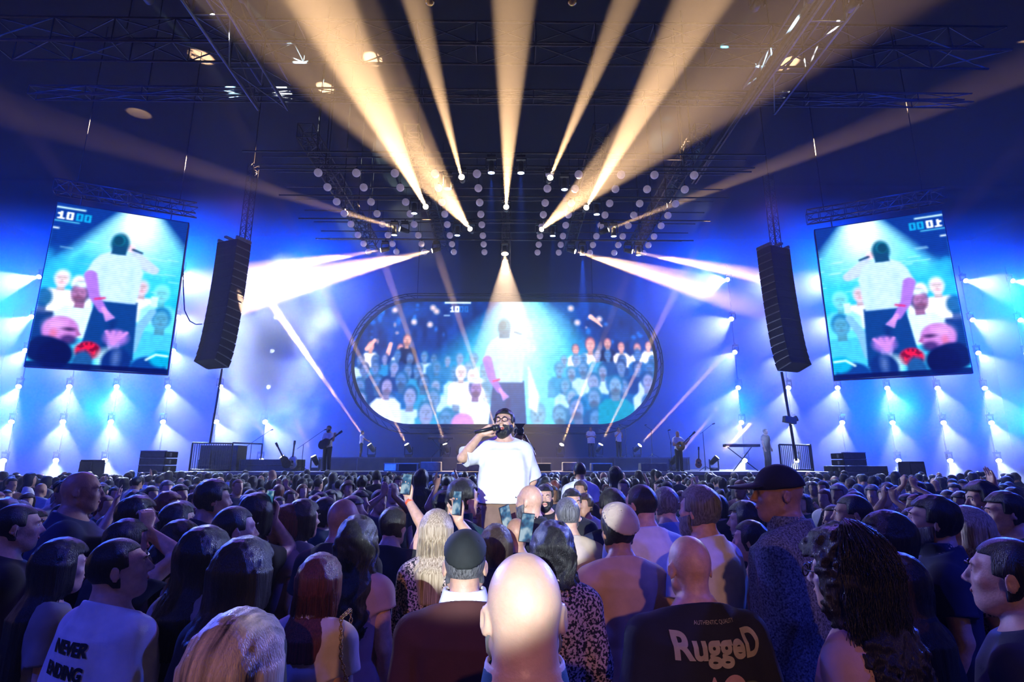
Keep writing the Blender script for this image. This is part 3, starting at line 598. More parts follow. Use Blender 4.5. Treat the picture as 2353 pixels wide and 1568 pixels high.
# guard rails at the stage wings
for x0,x1,yt,yb,s in ((443,535,1018,1088,'left'),(1790,1862,1022,1090,'right')):
    Y=21.2; a=P(x0,yt,Y); b=P(x1,yt,Y); z0=DZ; z1=a.z; e=empty('guard_rail',(a.x,Y,z0)); W=b.x-a.x; H=z1-z0; tag(e,f'black railing of thin upright bars at the {s} wing of the stage','railing')
    f=MB().tube((0,0,H),(W,0,H-.03),.03,8).tube((0,0,.05),(W,0,.05),.03,8).tube((0,0,0),(0,0,H),.035,8).tube((W,0,0),(W,0,H),.035,8).tube((W,0,H),(W+.6,1.2,H),.03,8).tube((W+.6,1.2,0),(W+.6,1.2,H),.03,8).build('frame','dark',e,True)
    b_=MB()
    for i in range(1,17): b_.tube((W*i/17,0,.05),(W*i/17,0,H),.013,5)
    b_.build('bars','dark',e)
    st2=MB()
    for i in range(4): st2.box((W+.1,-.5-.28*i,-.2-.35*i),(W+1.2,-.2-.28*i,-.14-.35*i))
# drum, amplifiers, stands
p=P(1063,1048,26); e=empty('bass_drum',(p.x,26,RZ)); tag(e,'bass drum with a pale round front head on the stage riser','drum')
MB().tube((0,-.2,.32),(0,.25,.32),.30,28).build('shell','dark',e,True); MB().tube((0,-.215,.32),(0,-.2,.32),.27,28).build('drum_head','white',e); MB().tube((0,-.22,.32),(0,-.2,.32),.31,28).build('hoop','dark',e,True)
MB().tube((-.2,-.1,0),(-.15,-.1,.2),.012).tube((.2,-.1,0),(.15,-.1,.2),.012).build('spurs','steel',e)
for k,(x,w_,lab) in enumerate(((512,1.5,'large dark equipment case standing behind the left railing'),(628,2.3,'wide dark riser block left of the guitarist'),(1900,1.9,'wide dark case behind the right railing'))):
    Y=22.6; p=P(x,1060,Y); o=MB().box((-w_/2,-.4,0),(w_/2,.4,1.0 if k==0 else .45)).box((-w_/2-.01,-.42,.2),(w_/2+.01,.42,.23)).box((-w_/2-.01,-.42,.0),(-w_/2+.05,.42,.45)).build('equipment_case','dark',None,bevel=.02); o.location=(p.x,Y,DZ if k<2 else 1.5)
    if k==2: o.location.y=20.8
    tag(o,lab,'case')
def mic_stand(x,ybase,Y,label,h=1.5,boom=(.5,0,.35),zb=DZ):
    p=P(x,ybase,Y); e=empty('microphone_stand',(p.x,Y,zb)); tag(e,label,'microphone stand')
    mb=MB().tube((0,0,.02),(0,0,h),.013,6)
    mb.build('pole','dark',e,True); mb=MB()
    for i in range(3): a=2*PI*i/3; mb.tube((0,0,.18),(.3*math.cos(a),.3*math.sin(a),0.01),.01,5)
    mb.build('tripod','dark',e); MB().tube((-boom[0]*.3,0,h-boom[2]*.3),(boom[0],boom[1],h+boom[2]),.009,6).build('boom','dark',e)
    MB().tube((boom[0],boom[1],h+boom[2]),(boom[0]+.1,boom[1],h+boom[2]+.03),.02,8,.028).build('microphone','dark',e,True)
mic_stand(692,1085,21.3,'microphone stand with a boom reaching towards the left guitarist',1.0,(.75,0,.55)); mic_stand(1545,1085,20.7,'microphone stand in front of the seated banjo player on the right',1.1,(-.1,-.1,.4))
mic_stand(1500,1058,26,'microphone stand on the right end of the riser',1.3,(-.3,0,.2),RZ); mic_stand(1622,1085,21.5,'tall microphone stand right of the banjo player',1.5,(.4,0,.3)); mic_stand(1440,1058,26,'microphone stand beside the rightmost riser singer',1.35,(-.3,0,.15),RZ); mic_stand(574,1060,22.3,'boom stand behind the left railing',1.1,(.7,0,.5))
def guitar(parent_name,loc,rot,label,m='wood',s=1.0,top=True):
    e=empty(parent_name,loc); e.rotation_euler=rot; 
    if top: tag(e,label,'guitar')
    out=[]
    for i in range(40):
        a=2*PI*i/40; r=.20+.02*math.cos(a*1)-.0; zz=.25*math.sin(a); xx=(.185-.045*math.exp(-((zz-.03)/.07)**2)-.03*(zz>0)*zz/.25)*math.cos(a); out.append((xx*s,zz*s))
    MB().prism(out,-.045*s,.045*s).build('body',m,e,bevel=.008); MB().box((-.028*s,-.06*s,.2*s),(.028*s,-.035*s,.68*s)).build('neck','dark',e); MB().box((-.04*s,-.055*s,.68*s),(.04*s,-.03*s,.84*s)).build('headstock','dark',e)
    MB().tube((0,-.047*s,.02*s),(0,-.0455*s,.02*s),.05*s,16).build('sound_hole','dark',e); MB().box((-.06*s,-.055*s,-.13*s),(.06*s,-.045*s,-.11*s)).build('bridge','dark',e)
    return e
p=P(655,1075,21.6); guitar('guitar',(p.x,21.6,DZ+.34),(.1,-.5,.3),'dark guitar leaning on its stand left of the guitarist',m='dark')
p=P(672,1075,21.9); guitar('guitar',(p.x,21.9,DZ+.34),(.1,.1,-.2),'pale topped guitar upright on its stand just left of the guitarist',m='white')
p=P(1606,1078,21.6); guitar('guitar',(p.x,21.6,DZ+.30),(.05,.05,0),'small pale guitar upright on a stand right of the banjo player',m='wood',s=.75)
# keyboard rig at the right
p=P(1705,1040,22.5); e=empty('keyboard',(p.x,22.5,DZ)); tag(e,'stage keyboard on a stand in the smoke at the right','keyboard')
MB().box((-.7,-.18,.95),(.7,.18,1.06)).build('keyboard_body','dark',e,bevel=.01); MB().box((-.66,-.17,1.06),(.66,.0,1.07)).build('keys','white',e); MB().tube((-.5,-.2,0),(.5,.2,.95),.02).tube((.5,-.2,0),(-.5,.2,.95),.02).build('stand','dark',e)
p=P(1012,1030,26.2); e=empty('keyboard',(p.x,26.2,RZ)); tag(e,'stage keyboard on a stand on the riser left of the drum','keyboard')
MB().box((-.6,-.15,.85),(.6,.15,.94)).build('keyboard_body','dark',e,bevel=.01); MB().box((-.56,-.14,.94),(.56,.0,.95)).build('keys','white',e); MB().tube((-.4,-.2,0),(.4,.2,.85),.02).tube((.4,-.2,0),(-.4,.2,.85),.02).build('stand','dark',e)

# ---------------------------------------------------------------- smoke
def smoke(name,lo,hi,dens,label,scale,seed,thr=.5):
    lo=Vector(lo); hi=Vector(hi); o=MB().box(lo-(lo+hi)/2,hi-(lo+hi)/2).build(name,'floor'); o.location=(lo+hi)/2
    o.data.materials.clear(); m=bpy.data.materials.new(name+'_volume'); m.use_nodes=True; t=m.node_tree; t.nodes.clear(); out=t.nodes.new('ShaderNodeOutputMaterial'); v=t.nodes.new('ShaderNodeVolumeScatter'); v.inputs['Anisotropy'].default_value=.2
    tc=t.nodes.new('ShaderNodeTexCoord'); n=t.nodes.new('ShaderNodeTexNoise'); n.inputs['Scale'].default_value=scale; n.inputs['Detail'].default_value=5; n.inputs['Roughness'].default_value=.6; n.inputs['Distortion'].default_value=.4
    mp=t.nodes.new('ShaderNodeMapping'); mp.inputs['Location'].default_value=(seed,seed*2,0); t.links.new(tc.outputs['Object'],mp.inputs[0]); t.links.new(mp.outputs[0],n.inputs[0])
    g=t.nodes.new('ShaderNodeTexGradient'); g.gradient_type='SPHERICAL'; mg=t.nodes.new('ShaderNodeMapping'); s=(hi-lo)/2; mg.inputs['Scale'].default_value=(1/s.x,1/s.y,1/s.z); t.links.new(tc.outputs['Object'],mg.inputs[0]); t.links.new(mg.outputs[0],g.inputs[0])
    a=t.nodes.new('ShaderNodeMath'); a.operation='ADD'; t.links.new(n.outputs[0],a.inputs[0]); gm_=t.nodes.new('ShaderNodeMath'); gm_.operation='MULTIPLY'; gm_.inputs[1].default_value=.6; t.links.new(g.outputs['Fac'],gm_.inputs[0]); t.links.new(gm_.outputs[0],a.inputs[1])
    r=t.nodes.new('ShaderNodeMapRange'); r.inputs[1].default_value=thr+.12; r.inputs[2].default_value=thr+.40; r.inputs[3].default_value=0; r.inputs[4].default_value=dens; t.links.new(a.outputs[0],r.inputs[0]); t.links.new(r.outputs[0],v.inputs['Density']); t.links.new(v.outputs[0],out.inputs['Volume'])
    o.data.materials.append(m); o.visible_shadow=True; return tag(o,label,'smoke',kind='stuff')
a=P(370,1090,24); b=P(800,520,24); smoke('smoke',(a.x,22.5,1.8),(b.x,27.5,b.z),1.3,'billowing white smoke cloud rising behind the left line array',.45,3.1,.52)
a=P(1640,1085,22.5); b=P(1800,950,22.5); smoke('smoke',(a.x,21.8,1.8),(b.x,24,b.z+.5),.6,'small puff of smoke around the right hand keyboard',1.0,7.3,.50)

# ================================================================ people
M['lips']=mat('lips',(.40,.13,.12),.4,noise=(60,.1))
def cap(p,a,b,ra,rb):
    a=np.asarray(a,np.float32); b=np.asarray(b,np.float32); ba=b-a; pa=p-a
    t=np.clip(pa@ba/max(float(ba@ba),1e-9),0,1)
    q=pa-t[:,None]*ba; return np.sqrt((q*q).sum(1))-(ra+(rb-ra)*t)
def elp(p,c,r):
    q=(p-np.asarray(c,np.float32)); r=np.asarray(r,np.float32); k=np.sqrt(((q/r)**2).sum(1)); k2=np.sqrt(((q/(r*r))**2).sum(1))+1e-6
    return k*(k-1)/k2
def sm(a,b,k):
    h=np.clip(.5+.5*(b-a)/k,0,1); return b+(a-b)*h-k*h*(1-h)
def smx(a,b,k): return -sm(-a,-b,k)
L3=np.random.RandomState(5).rand(32,32,32).astype(np.float32)*2-1
def vn(p,s):
    q=p*np.asarray(s,np.float32); i=np.floor(q).astype(np.int64); f=q-i; f=f*f*(3-2*f); i&=31; j=(i+1)&31
    x,y,z=i.T; X,Y,Z=j.T; a,b,c=f.T; g=L3
    return ((g[x,y,z]*(1-a)+g[X,y,z]*a)*(1-b)+(g[x,Y,z]*(1-a)+g[X,Y,z]*a)*b)*(1-c)+((g[x,y,Z]*(1-a)+g[X,y,Z]*a)*(1-b)+(g[x,Y,Z]*(1-a)+g[X,Y,Z]*a)*b)*c
def skin_surface(fn,lo,hi,h,name):
    lo=np.array(lo,np.float32)-2*h; hi=np.array(hi,np.float32)+2*h; K=4
    nc=np.ceil((hi-lo)/(h*K)).astype(int)+1; n=(nc-1)*K+1
    ax=[lo[i]+np.arange(nc[i])*h*K for i in range(3)]
    g=np.stack(np.meshgrid(*ax,indexing='ij'),-1).reshape(-1,3).astype(np.float32)
    Dc=fn(g).reshape(nc); A=np.abs(Dc)
    m=A[:-1,:-1,:-1].copy(); sg=Dc[:-1,:-1,:-1]<0; mix=np.zeros_like(sg)
    for dx in (0,1):
        for dy in (0,1):
            for dz in (0,1):
                s=(slice(dx,nc[0]-1+dx),slice(dy,nc[1]-1+dy),slice(dz,nc[2]-1+dz)); m=np.minimum(m,A[s]); mix|=(Dc[s]<0)!=sg
    act=(m<h*K*1.25)|mix
    mask=np.zeros(n,bool); a=act
    for i in range(3): a=np.repeat(a,K,i)
    mask[:-1,:-1,:-1]=a
    for i in range(3):
        s0=[slice(None)]*3; s1=[slice(None)]*3; s0[i]=slice(1,None); s1[i]=slice(None,-1); t=mask.copy(); mask[tuple(s0)]|=t[tuple(s1)]
    D=Dc
    for i in range(3): D=np.repeat(D,K,i)[tuple([slice(None)]*i+[slice(0,n[i])])]
    D=D.astype(np.float32).copy(); idx=np.argwhere(mask); pts=(lo+idx*h).astype(np.float32); D[mask]=fn(pts)
    I=D<0
    c=[I[dx:n[0]-1+dx,dy:n[1]-1+dy,dz:n[2]-1+dz] for dx in (0,1) for dy in (0,1) for dz in (0,1)]
    anyc=np.logical_or.reduce(c); allc=np.logical_and.reduce(c); cells=np.argwhere(anyc&~allc)
    if len(cells)==0: return None
    off=np.array([(dx,dy,dz) for dx in (0,1) for dy in (0,1) for dz in (0,1)])
    val=np.stack([D[cells[:,0]+o[0],cells[:,1]+o[1],cells[:,2]+o[2]] for o in off],1)
    acc=np.zeros((len(cells),3)); cnt=np.zeros(len(cells))
    for i in range(8):
        for j in range(i+1,8):
            if abs(off[i]-off[j]).sum()==1:
                x=(val[:,i]<0)!=(val[:,j]<0); t=val[:,i]/(val[:,i]-val[:,j]+1e-12); pnt=off[i]+t[:,None]*(off[j]-off[i]); acc[x]+=pnt[x]; cnt[x]+=1
    V=lo+(cells+acc/np.maximum(cnt,1)[:,None])*h
    cid=np.full(n-1,-1,np.int32); cid[cells[:,0],cells[:,1],cells[:,2]]=np.arange(len(cells))
    F_=[]
    for a_ in range(3):
        b_,c_=(a_+1)%3,(a_+2)%3; s0=[slice(1,-1)]*3; s1=[slice(1,-1)]*3; s0[a_]=slice(0,-1); s1[a_]=slice(1,None)
        x=I[tuple(s0)]; y=I[tuple(s1)]; e=np.argwhere(x!=y); inside=x[tuple(e.T)]; base=e.copy(); base[:,b_]+=1; base[:,c_]+=1
        q=[]
        for db,dc in ((1,1),(0,1),(0,0),(1,0)):
            k=base.copy(); k[:,b_]-=db; k[:,c_]-=dc; q.append(cid[tuple(k.T)])
        q=np.stack(q,1); q[~inside]=q[~inside][:,::-1]; F_.append(q)
    Fc=np.concatenate(F_); Fc=Fc[(Fc>=0).all(1)]
    me=bpy.data.meshes.new(name); me.vertices.add(len(V)); me.vertices.foreach_set('co',V.astype(np.float32).ravel())
    me.loops.add(len(Fc)*4); me.loops.foreach_set('vertex_index',Fc.astype(np.int32).ravel()); me.polygons.add(len(Fc)); me.polygons.foreach_set('loop_start',np.arange(len(Fc),dtype=np.int32)*4)
    me.update(calc_edges=True); me.polygons.foreach_set('use_smooth',np.ones(len(Fc),bool)); return me

class Body:
    """One human figure 1.75 m tall facing +y, described by distance functions."""
    def __init__(s,sex='m',bw=1.0,yaw=0,pitch=0,roll=0,arms=None,lean=0,legs=None,hands=True,belly=0):
        s.sex=sex; s.bw=bw; s.belly=belly; s.hands=hands; s.fine=False
        s.hp=np.array((0,.005+lean,1.50),np.float32)
        Rm=(Matrix.Rotation(yaw,3,'Z')@Matrix.Rotation(pitch,3,'X')@Matrix.Rotation(roll,3,'Y')); s.R=np.array(Rm,np.float32)
        f=.90 if sex=='f' else 1.0; s.sw=.166*f*bw
        d={}
        for k,sg in (('R',1),('L',-1)): d[k]=((sg*(s.sw+.045),-.025,1.15),(sg*(s.sw+.06),.06,.92),(sg*.05,.25,-1))
        if arms: d.update({k:v for k,v in arms.items()})
        s.arms=d; s.legs=legs
    def head(s,p):                      # points in the head's own frame, origin between the ears
        return (p-s.hp)@s.R-np.array((0,.018,.125),np.float32)
    def to_world(s,q): return (np.asarray(q,np.float32)+np.array((0,.018,.125),np.float32))@s.R.T+s.hp
    def torso(s,p,g=0.0):
        z=p[:,2]; b=s.bw; fe=s.sex=='f'
        zs=[.84,.93,1.02,1.10,1.20,1.30,1.38,1.44,1.485,1.53]
        wx=[.13,.168,.156,.142,.150,.162,.158,.128,.082,.052] if not fe else [.13,.178,.158,.128,.135,.147,.150,.132,.075,.045]
        wy=[.09,.118,.108,.100,.108,.120,.118,.095,.070,.052] if not fe else [.09,.118,.100,.090,.105,.118,.105,.085,.062,.045]
        X=np.interp(z,zs,wx)*b+g; Y=np.interp(z,zs,wy)*(.4+.6*b)+s.belly*np.exp(-((z-1.08)/.14)**2)+g; cy=np.interp(z,zs,[0,-.005,.0,.01,.01,.005,-.005,-.015,-.015,-.01])+s.belly*.6*np.exp(-((z-1.08)/.14)**2)
        k=((np.abs(p[:,0])/X)**2.3+(np.abs(p[:,1]-cy)/Y)**2.3)**(1/2.3)
        d=(k-1)*np.minimum(X,Y)*.9
        return np.maximum(d,np.maximum(.84-g-z,z-1.53-g))
    def skull(s,q):
        d=elp(q,(0,-.012,.030),(.0755,.095,.093))
        d=sm(d,elp(q,(0,.028,-.035),(.059,.066,.080)),.03)
        d=sm(d,elp(q,(0,.058,-.088),(.030,.030,.026)),.03)
        d=sm(d,cap(q,(-.052,.0,-.055),(-.02,.055,-.092),.018,.016),.03); d=sm(d,cap(q,(.052,.0,-.055),(.02,.055,-.092),.018,.016),.03)
        return d
    def face(s,q):
        d=s.skull(q); ax=np.abs(q[:,0]); m=np.stack([ax,q[:,1],q[:,2]],1)
        d=sm(d,cap(m,(.0,.083,.034),(.040,.072,.036),.010,.009),.02)
        d=smx(d,-elp(m,(.031,.098,.014),(.019,.020,.012)),.014)
        d=sm(d,elp(m,(.031,.074,.013),(.0145,.0135,.0105)),.003); d=sm(d,cap(m,(.018,.084,.0195),(.044,.078,.0185),.0038,.0034),.004); d=sm(d,cap(m,(.020,.083,.0045),(.042,.078,.005),.003,.003),.004)
        d=sm(d,cap(q,(0,.090,.022),(0,.113,-.020),.0065,.0105),.012); d=sm(d,elp(m,(.011,.101,-.025),(.009,.010,.007)),.008)
        d=sm(d,elp(m,(.040,.060,-.018),(.020,.020,.018)),.02)
        if getattr(s,'mouth',0):
            d=smx(d,-elp(q,(0,.098,-.062),(.024,.040,.021)),.008); d=sm(d,elp(q,(0,.094,-.039),(.024,.009,.006)),.006); d=sm(d,elp(q,(0,.088,-.086),(.021,.009,.006)),.006)
        else:
            d=sm(d,elp(q,(0,.090,-.050),(.024,.010,.006)),.006); d=sm(d,elp(q,(0,.088,-.060),(.020,.010,.0065)),.006)
        for sg in (-1,1):
            e=(q-np.array((sg*.078,-.012,-.004),np.float32)); c_,s_=math.cos(.5*sg),math.sin(.5*sg); e=np.stack([e[:,0]*c_-e[:,1]*s_*1,e[:,0]*s_+e[:,1]*c_,e[:,2]],1)
            r=elp(e,(sg*.004,-.004,0),(.0075,.019,.031)); r=np.maximum(r,-elp(e,(sg*.013,-.002,.003),(.007,.011,.019))); d=sm(d,r,.006)
        return d
    def handf(s,p,w,hd,nrm,curl=.5,spread=.004):
        w=np.array(w,float); hd=np.array(hd,float); hd/=np.linalg.norm(hd); nrm=np.array(nrm,float); nrm-=hd*(nrm@hd); nrm/=np.linalg.norm(nrm); sd=np.cross(hd,nrm)
        d=None
        for i in range(4):
            k0=w+sd*(i-1.5)*.013; k=w+hd*.082+sd*(i-1.5)*.0205
            c=cap(p,k0+hd*.01,k,.017,.0125); d=c if d is None else sm(d,c,.012)
        for i,(L,) in enumerate(((.068,),(.078,),(.072,),(.056,))):
            k=w+hd*.082+sd*(i-1.5)*.0205; a1=curl*.9; a2=curl*2.0; d1=hd*math.cos(a1)+nrm*math.sin(a1)+sd*(i-1.5)*spread*10; d2=hd*math.cos(a2)+nrm*math.sin(a2); d3=hd*math.cos(a2*1.35)+nrm*math.sin(a2*1.35)
            b=k+d1*L*.5; c=b+d2*L*.3; e=c+d3*L*.25; d=sm(d,np.minimum(cap(p,k,b,.0105,.0092),np.minimum(cap(p,b,c,.0092,.0082),cap(p,c,e,.0082,.0070))),.004)
        t0=w+hd*.025-sd*.022; t1=w+hd*.058-sd*.048+nrm*.018; t2=t1+hd*.030-sd*.002+nrm*.018*(1+curl); d=sm(d,np.minimum(cap(p,t0,t1,.015,.0115),cap(p,t1,t2,.0110,.0085)),.008)
        return d
    def armf(s,p,g=0,upto=9,only=None):
        d=None
        for k,sg in (('R',1),('L',-1)):
            A=s.arms[k]; sh=np.array((sg*s.sw,-.008,1.395)); el=np.array(A[0],float); wr=np.array(A[1],float)
            c=cap(p,(sg*.05,-.012,1.435),sh,.045+g,.052+g) 
            a=cap(p,sh,el,.052*min(1.15,s.bw)+g,.038+g); c=sm(c,a,.03)
            if upto>1:
                f=cap(p,el,el+(wr-el)*.3,.040+g,.042+g); f=np.minimum(f,cap(p,el+(wr-el)*.3,wr,.042+g,.026+g)); c=sm(c,f,.02)
            d=c if d is None else np.minimum(d,c)
        return d
    def body(s,p):
        d=s.torso(p); d=sm(d,s.armf(p),.035)
        hq=s.head(p)
        nb=s.to_world((0,-.035,-.035)); d=sm(d,cap(p,(0,-.018,1.43),nb,(.058 if s.sex=='m' else .050)*getattr(s,'nk',1.0),(.052 if s.sex=='m' else .045)*getattr(s,'nk',1.0)),.03)
        for sg in (-1,1): d=sm(d,cap(p,(sg*.025,-.03,1.50),(sg*.12,-.02,1.435),.036,.03),.03)
        hd=s.skull(hq) if not s.fine else s.face(hq)
        if not s.fine:
            m=np.stack([np.abs(hq[:,0]),hq[:,1],hq[:,2]],1); hd=smx(hd,-elp(m,(.031,.100,.012),(.020,.020,.013)),.014); hd=sm(hd,cap(hq,(0,.092,.02),(0,.114,-.02),.008,.012),.014); hd=sm(hd,elp(hq,(0,.090,-.055),(.024,.011,.011)),.01)
            hd=sm(hd,elp(m,(.083,-.014,-.004),(.010,.019,.030)),.008)
        d=sm(d,hd,.016)
        for k,sg in (('R',1),('L',-1)):
            A=s.arms[k]
            if s.hands:
                nr=A[3] if len(A)>3 else (-sg,.1,0); cu=A[4] if len(A)>4 else .35
                d=sm(d,s.handf(p,A[1],A[2],nr,cu),.012)
        for sg in (-1,1):
            hp=(sg*.088*s.bw,0,.90); kn=(sg*.10,.015,.49); an=(sg*.105,-.02,.085)
            l=np.minimum(cap(p,hp,kn,.088*s.bw,.056),np.minimum(cap(p,kn,(sg*.105,-.025,.34),.056,.057),cap(p,(sg*.105,-.025,.34),an,.057,.036))); l=sm(l,cap(p,(sg*.105,-.03,.05),(sg*.12,.12,.03),.035,.028),.02); d=sm(d,l,.02)
        return d
    def top(s,p,hem=.90,sleeve=.62,g=.017,neck=.078,fold=.006,collar=False,boxy=0.0,strap=False,long=False):
        d=s.torso(p,g)
        if boxy or hem<.9:
            tp=np.clip((p[:,2]-1.12)/.26,0,1)**2*(.03+boxy); X=(.168*s.bw+g+boxy)+(0.015 if hem<.88 else 0)-tp; Y=.115*(.4+.6*s.bw)+g+boxy*.5+s.belly*.8-tp*.6
            k=((np.abs(p[:,0])/X)**2.6+(np.abs(p[:,1]-s.belly*.4)/Y)**2.6)**(1/2.6); q=(k-1)*np.minimum(X,Y)*.9; d=sm(d,np.maximum(q,p[:,2]-1.38),.06)
        if sleeve>0:
            for k,sg in (('R',1),('L',-1)):
                A=s.arms[k]; sh=np.array((sg*s.sw,-.008,1.395)); el=np.array(A[0],float); wr=np.array(A[1],float); w=.058+g*.8+boxy*.35
                c=cap(p,(sg*.05,-.012,1.437),sh,.048+g*.7,.054+g)
                if long: a=np.minimum(cap(p,sh,el,w,.048+g),cap(p,el,wr,.048+g,.034+g*.5)); a=np.maximum(a,((p-wr)@((wr-el)/np.linalg.norm(wr-el))).astype(np.float32)+.01)
                else:
                    e2=sh+(el-sh)*sleeve; dr=(e2-sh)/np.linalg.norm(e2-sh); a=cap(p,sh,e2+dr*.05,w,w+.008+boxy*.15); a=np.maximum(a,((p-e2)@dr).astype(np.float32))
                d=sm(d,sm(c,a,.03),.035)
        for sg in (-1,1): d=sm(d,cap(p,(sg*.03,-.03,1.495),(sg*.12,-.02,1.435),.036+g*1.25,.03+g*1.25),.04)
        z=p[:,2]
        if fold:
            w=vn(p,(9,9,3.2)); d=d+fold*1.5*(np.abs(w)-.3)*np.clip((1.46-z)*10,0,1)+fold*.5*vn(p,(24,24,10))*np.clip((1.47-z)*10,0,1)
            d=d+fold*.8*np.sin(p[:,0]*18+p[:,2]*10+4*vn(p,(3,3,3)))*np.clip((1.30-z)*4,0,1)
        d=np.maximum(d,hem-z+.004*vn(p,(12,12,1)))
        if not strap:
            nk=getattr(s,'nk',1.0); d=sm(d,cap(p,(0,-.02,1.42),(0,-.014,1.51),(.058 if s.sex=='m' else .050)*nk+g*1.1,(.053 if s.sex=='m' else .046)*nk+g*.8),.04); d=smx(d,(z-1.500+.40*(p[:,1]+.02))*.92,.006)
        else:
            d=np.maximum(d,z-1.36+.0*z); 
            for sg in (-1,1): d=np.minimum(d,np.maximum(s.torso(p,g*.8),np.maximum(np.abs(p[:,0]-sg*.095)-.012,1.3-z)))
        if collar:
            r=np.sqrt(p[:,0]**2+((p[:,1]+.006-(z-1.5)*.25)*1.05)**2); R0=.072+(1.55-z)*.22
            c=np.maximum(np.abs(r-R0)-.0065,np.abs(z-1.505-.0*r)-.036); d=sm(d,c,.006)
        return d
    def trousers(s,p,short=False,g=.010):
        d=np.maximum(s.torso(p,.003),p[:,2]-.97)
        for sg in (-1,1):
            hp=(sg*.088*s.bw,0,.90); kn=(sg*.10,.015,.49); an=(sg*.105,-.02,.07)
            d=sm(d,np.minimum(cap(p,hp,kn,.088*s.bw+g,.066+g),cap(p,kn,an,.066+g,.056+g)),.03)
        d=d+.004*vn(p,(12,12,5)); return np.maximum(d,.06-p[:,2])
    def shoes(s,p):
        d=None
        for sg in (-1,1):
            c=sm(elp(p,(sg*.118,.06,.035),(.045,.12,.038)),elp(p,(sg*.106,-.03,.05),(.038,.05,.05)),.03); d=c if d is None else np.minimum(d,c)
        return np.maximum(d,-p[:,2]+.002)
    def hair(s,p,kind='short',seed=0,scale=1.0,side=0,vol=1.0):
        q=s.head(p); r=s.skull(q); x,y,z=q.T
        line=.088-.02*(z<.0)                                            # hairline on the forehead
        fr=np.maximum((y-.052)-.35*np.clip(z-.075,0,1)*3,0*y-9) 
        # face window: front of the head below the hairline
        win=np.maximum(-(y-.030-.5*np.clip(-z,0,.05)*-1),(z-.070))      # negative inside the face window
        ear=np.maximum(np.maximum(-(y+.004),z-.006),-9+0*z)
        if kind=='buzz': d=r-.0045; cut=np.maximum(d,-win); cut=np.maximum(cut,-(z+.050+.25*(y+.05))); return np.maximum(cut,-elp(q,(.085,-.012,-.004),(.02,.026,.036))+0*x) if False else np.maximum(cut,-np.maximum(-(y+.0),z-.01))
        if kind=='short':
            d=r-.012-.006*np.clip(z*12,0,1)-.004*vn(q,(70,70,30)); d=np.maximum(d,-win); d=np.maximum(d,-(z+.055+.2*(y+.05))); return np.maximum(d,-np.maximum(-(y+.008),z-.004))
        if kind=='thick':
            d=r-.022-.010*np.clip(z*12,0,1)-.010*vn(q,(38,38,22)); d=np.maximum(d,-np.maximum(-(y-.045),(z-.075))); d=np.maximum(d,-(z+.065)); return np.maximum(d,-np.maximum(-(y+.012),z+.004))
        if kind in('long','wavy','curly','bob'):
            amp={'long':.004,'wavy':.012,'curly':.010,'bob':.004}[kind]; L={'long':-.36,'wavy':-.34,'curly':-.34,'bob':-.12}[kind]*scale
            d=r-.024*(1 if kind!='curly' else 1.9)*vol
            zz=np.clip(z,L,.03); wid=np.interp(zz,[L,-.22,-.10,.03],[.085 if kind!='curly' else .125,.105 if kind!='curly' else .125,.098,.092])*(1 if kind!='curly' else 1.28)*vol; dep=np.interp(zz,[L,-.2,-.08,.03],[.040 if kind!='curly' else .055,.055,.070,.085])*(1 if kind!='curly' else 1.35)*vol
            cy_=np.interp(zz,[L,-.2,-.10,.03],[-.128,-.112,-.045,-.018]); k=np.sqrt((x/wid)**2+((y-cy_)/dep)**2); c=np.maximum((k-1)*np.minimum(wid,dep),np.maximum(L-z,z-.03)); d=sm(d,c,.03)
            d=np.maximum(d,-np.maximum(-(y-.035),(z-.072)-.0*x)); d=np.maximum(d,-np.maximum(np.maximum(-(y-.012),z-.06),np.abs(x)-.060))
            if kind=='curly': d=d-amp*(vn(q,(34,34,34))*1.2+vn(q,(75,75,75))*.7)
            elif kind=='wavy': d=d-amp*vn(q+.02*np.sin(q[:,[2,2,2]]*45),(40,40,9))
            else: d=d-amp*vn(q,(70,70,5))-.0025*vn(q,(160,160,7))
            return d
        if kind=='tail':
            d=r-.010-.003*vn(q,(80,80,12)); d=np.maximum(d,-win); d=np.maximum(d,-(z+.05)); t=cap(q,(0,-.11,.02),(0,-.15,-.20),.028,.014)-.003*vn(q,(90,90,8)); return sm(d,t,.02)
        if kind=='bun':
            d=r-.010-.003*vn(q,(80,80,12)); d=np.maximum(d,-win); d=np.maximum(d,-(z+.05)); return sm(d,elp(q,(0,-.10,.09),(.038,.036,.034))-.003*vn(q,(90,90,60)),.01)
        if kind=='cap':
            d=r-.016; d=np.maximum(d,-(z-.030+.10*(y))); d=np.maximum(d,d); br=np.maximum(elp(q,(0,.118,.052),(.074,.098,.5)),np.abs(z-.052+.16*(y-.09)+3.0*x*x)-.0058); return sm(d,br,.006)
        if kind=='kippah':
            c=np.array((0,-.62,.78)); c=c/np.linalg.norm(c); d=np.abs(r-(.014 if not side else side))-.0055; o=np.array((0,-.012,.03),np.float32); v=(q-o)@c.astype(np.float32); return np.maximum(d,.062-v+.02*(scale-1)*-1)
        if kind=='beard':
            d=r-.010-.004*vn(q,(90,90,50)); d=np.maximum(d,(z+.030)+.9*np.clip(.02-y,0,1)*-1*0-.35*np.clip(.065-y,0,.1)); d=np.maximum(d,-(y+.002)); d=np.maximum(d,-(z+.135)); d=np.maximum(d,-elp(q,(0,.10,-.062),(.027,.05,.024))); chin=elp(q,(0,.065,-.105),(.036,.034,.034))-.004*vn(q,(90,90,50)); return sm(d,chin,.02)
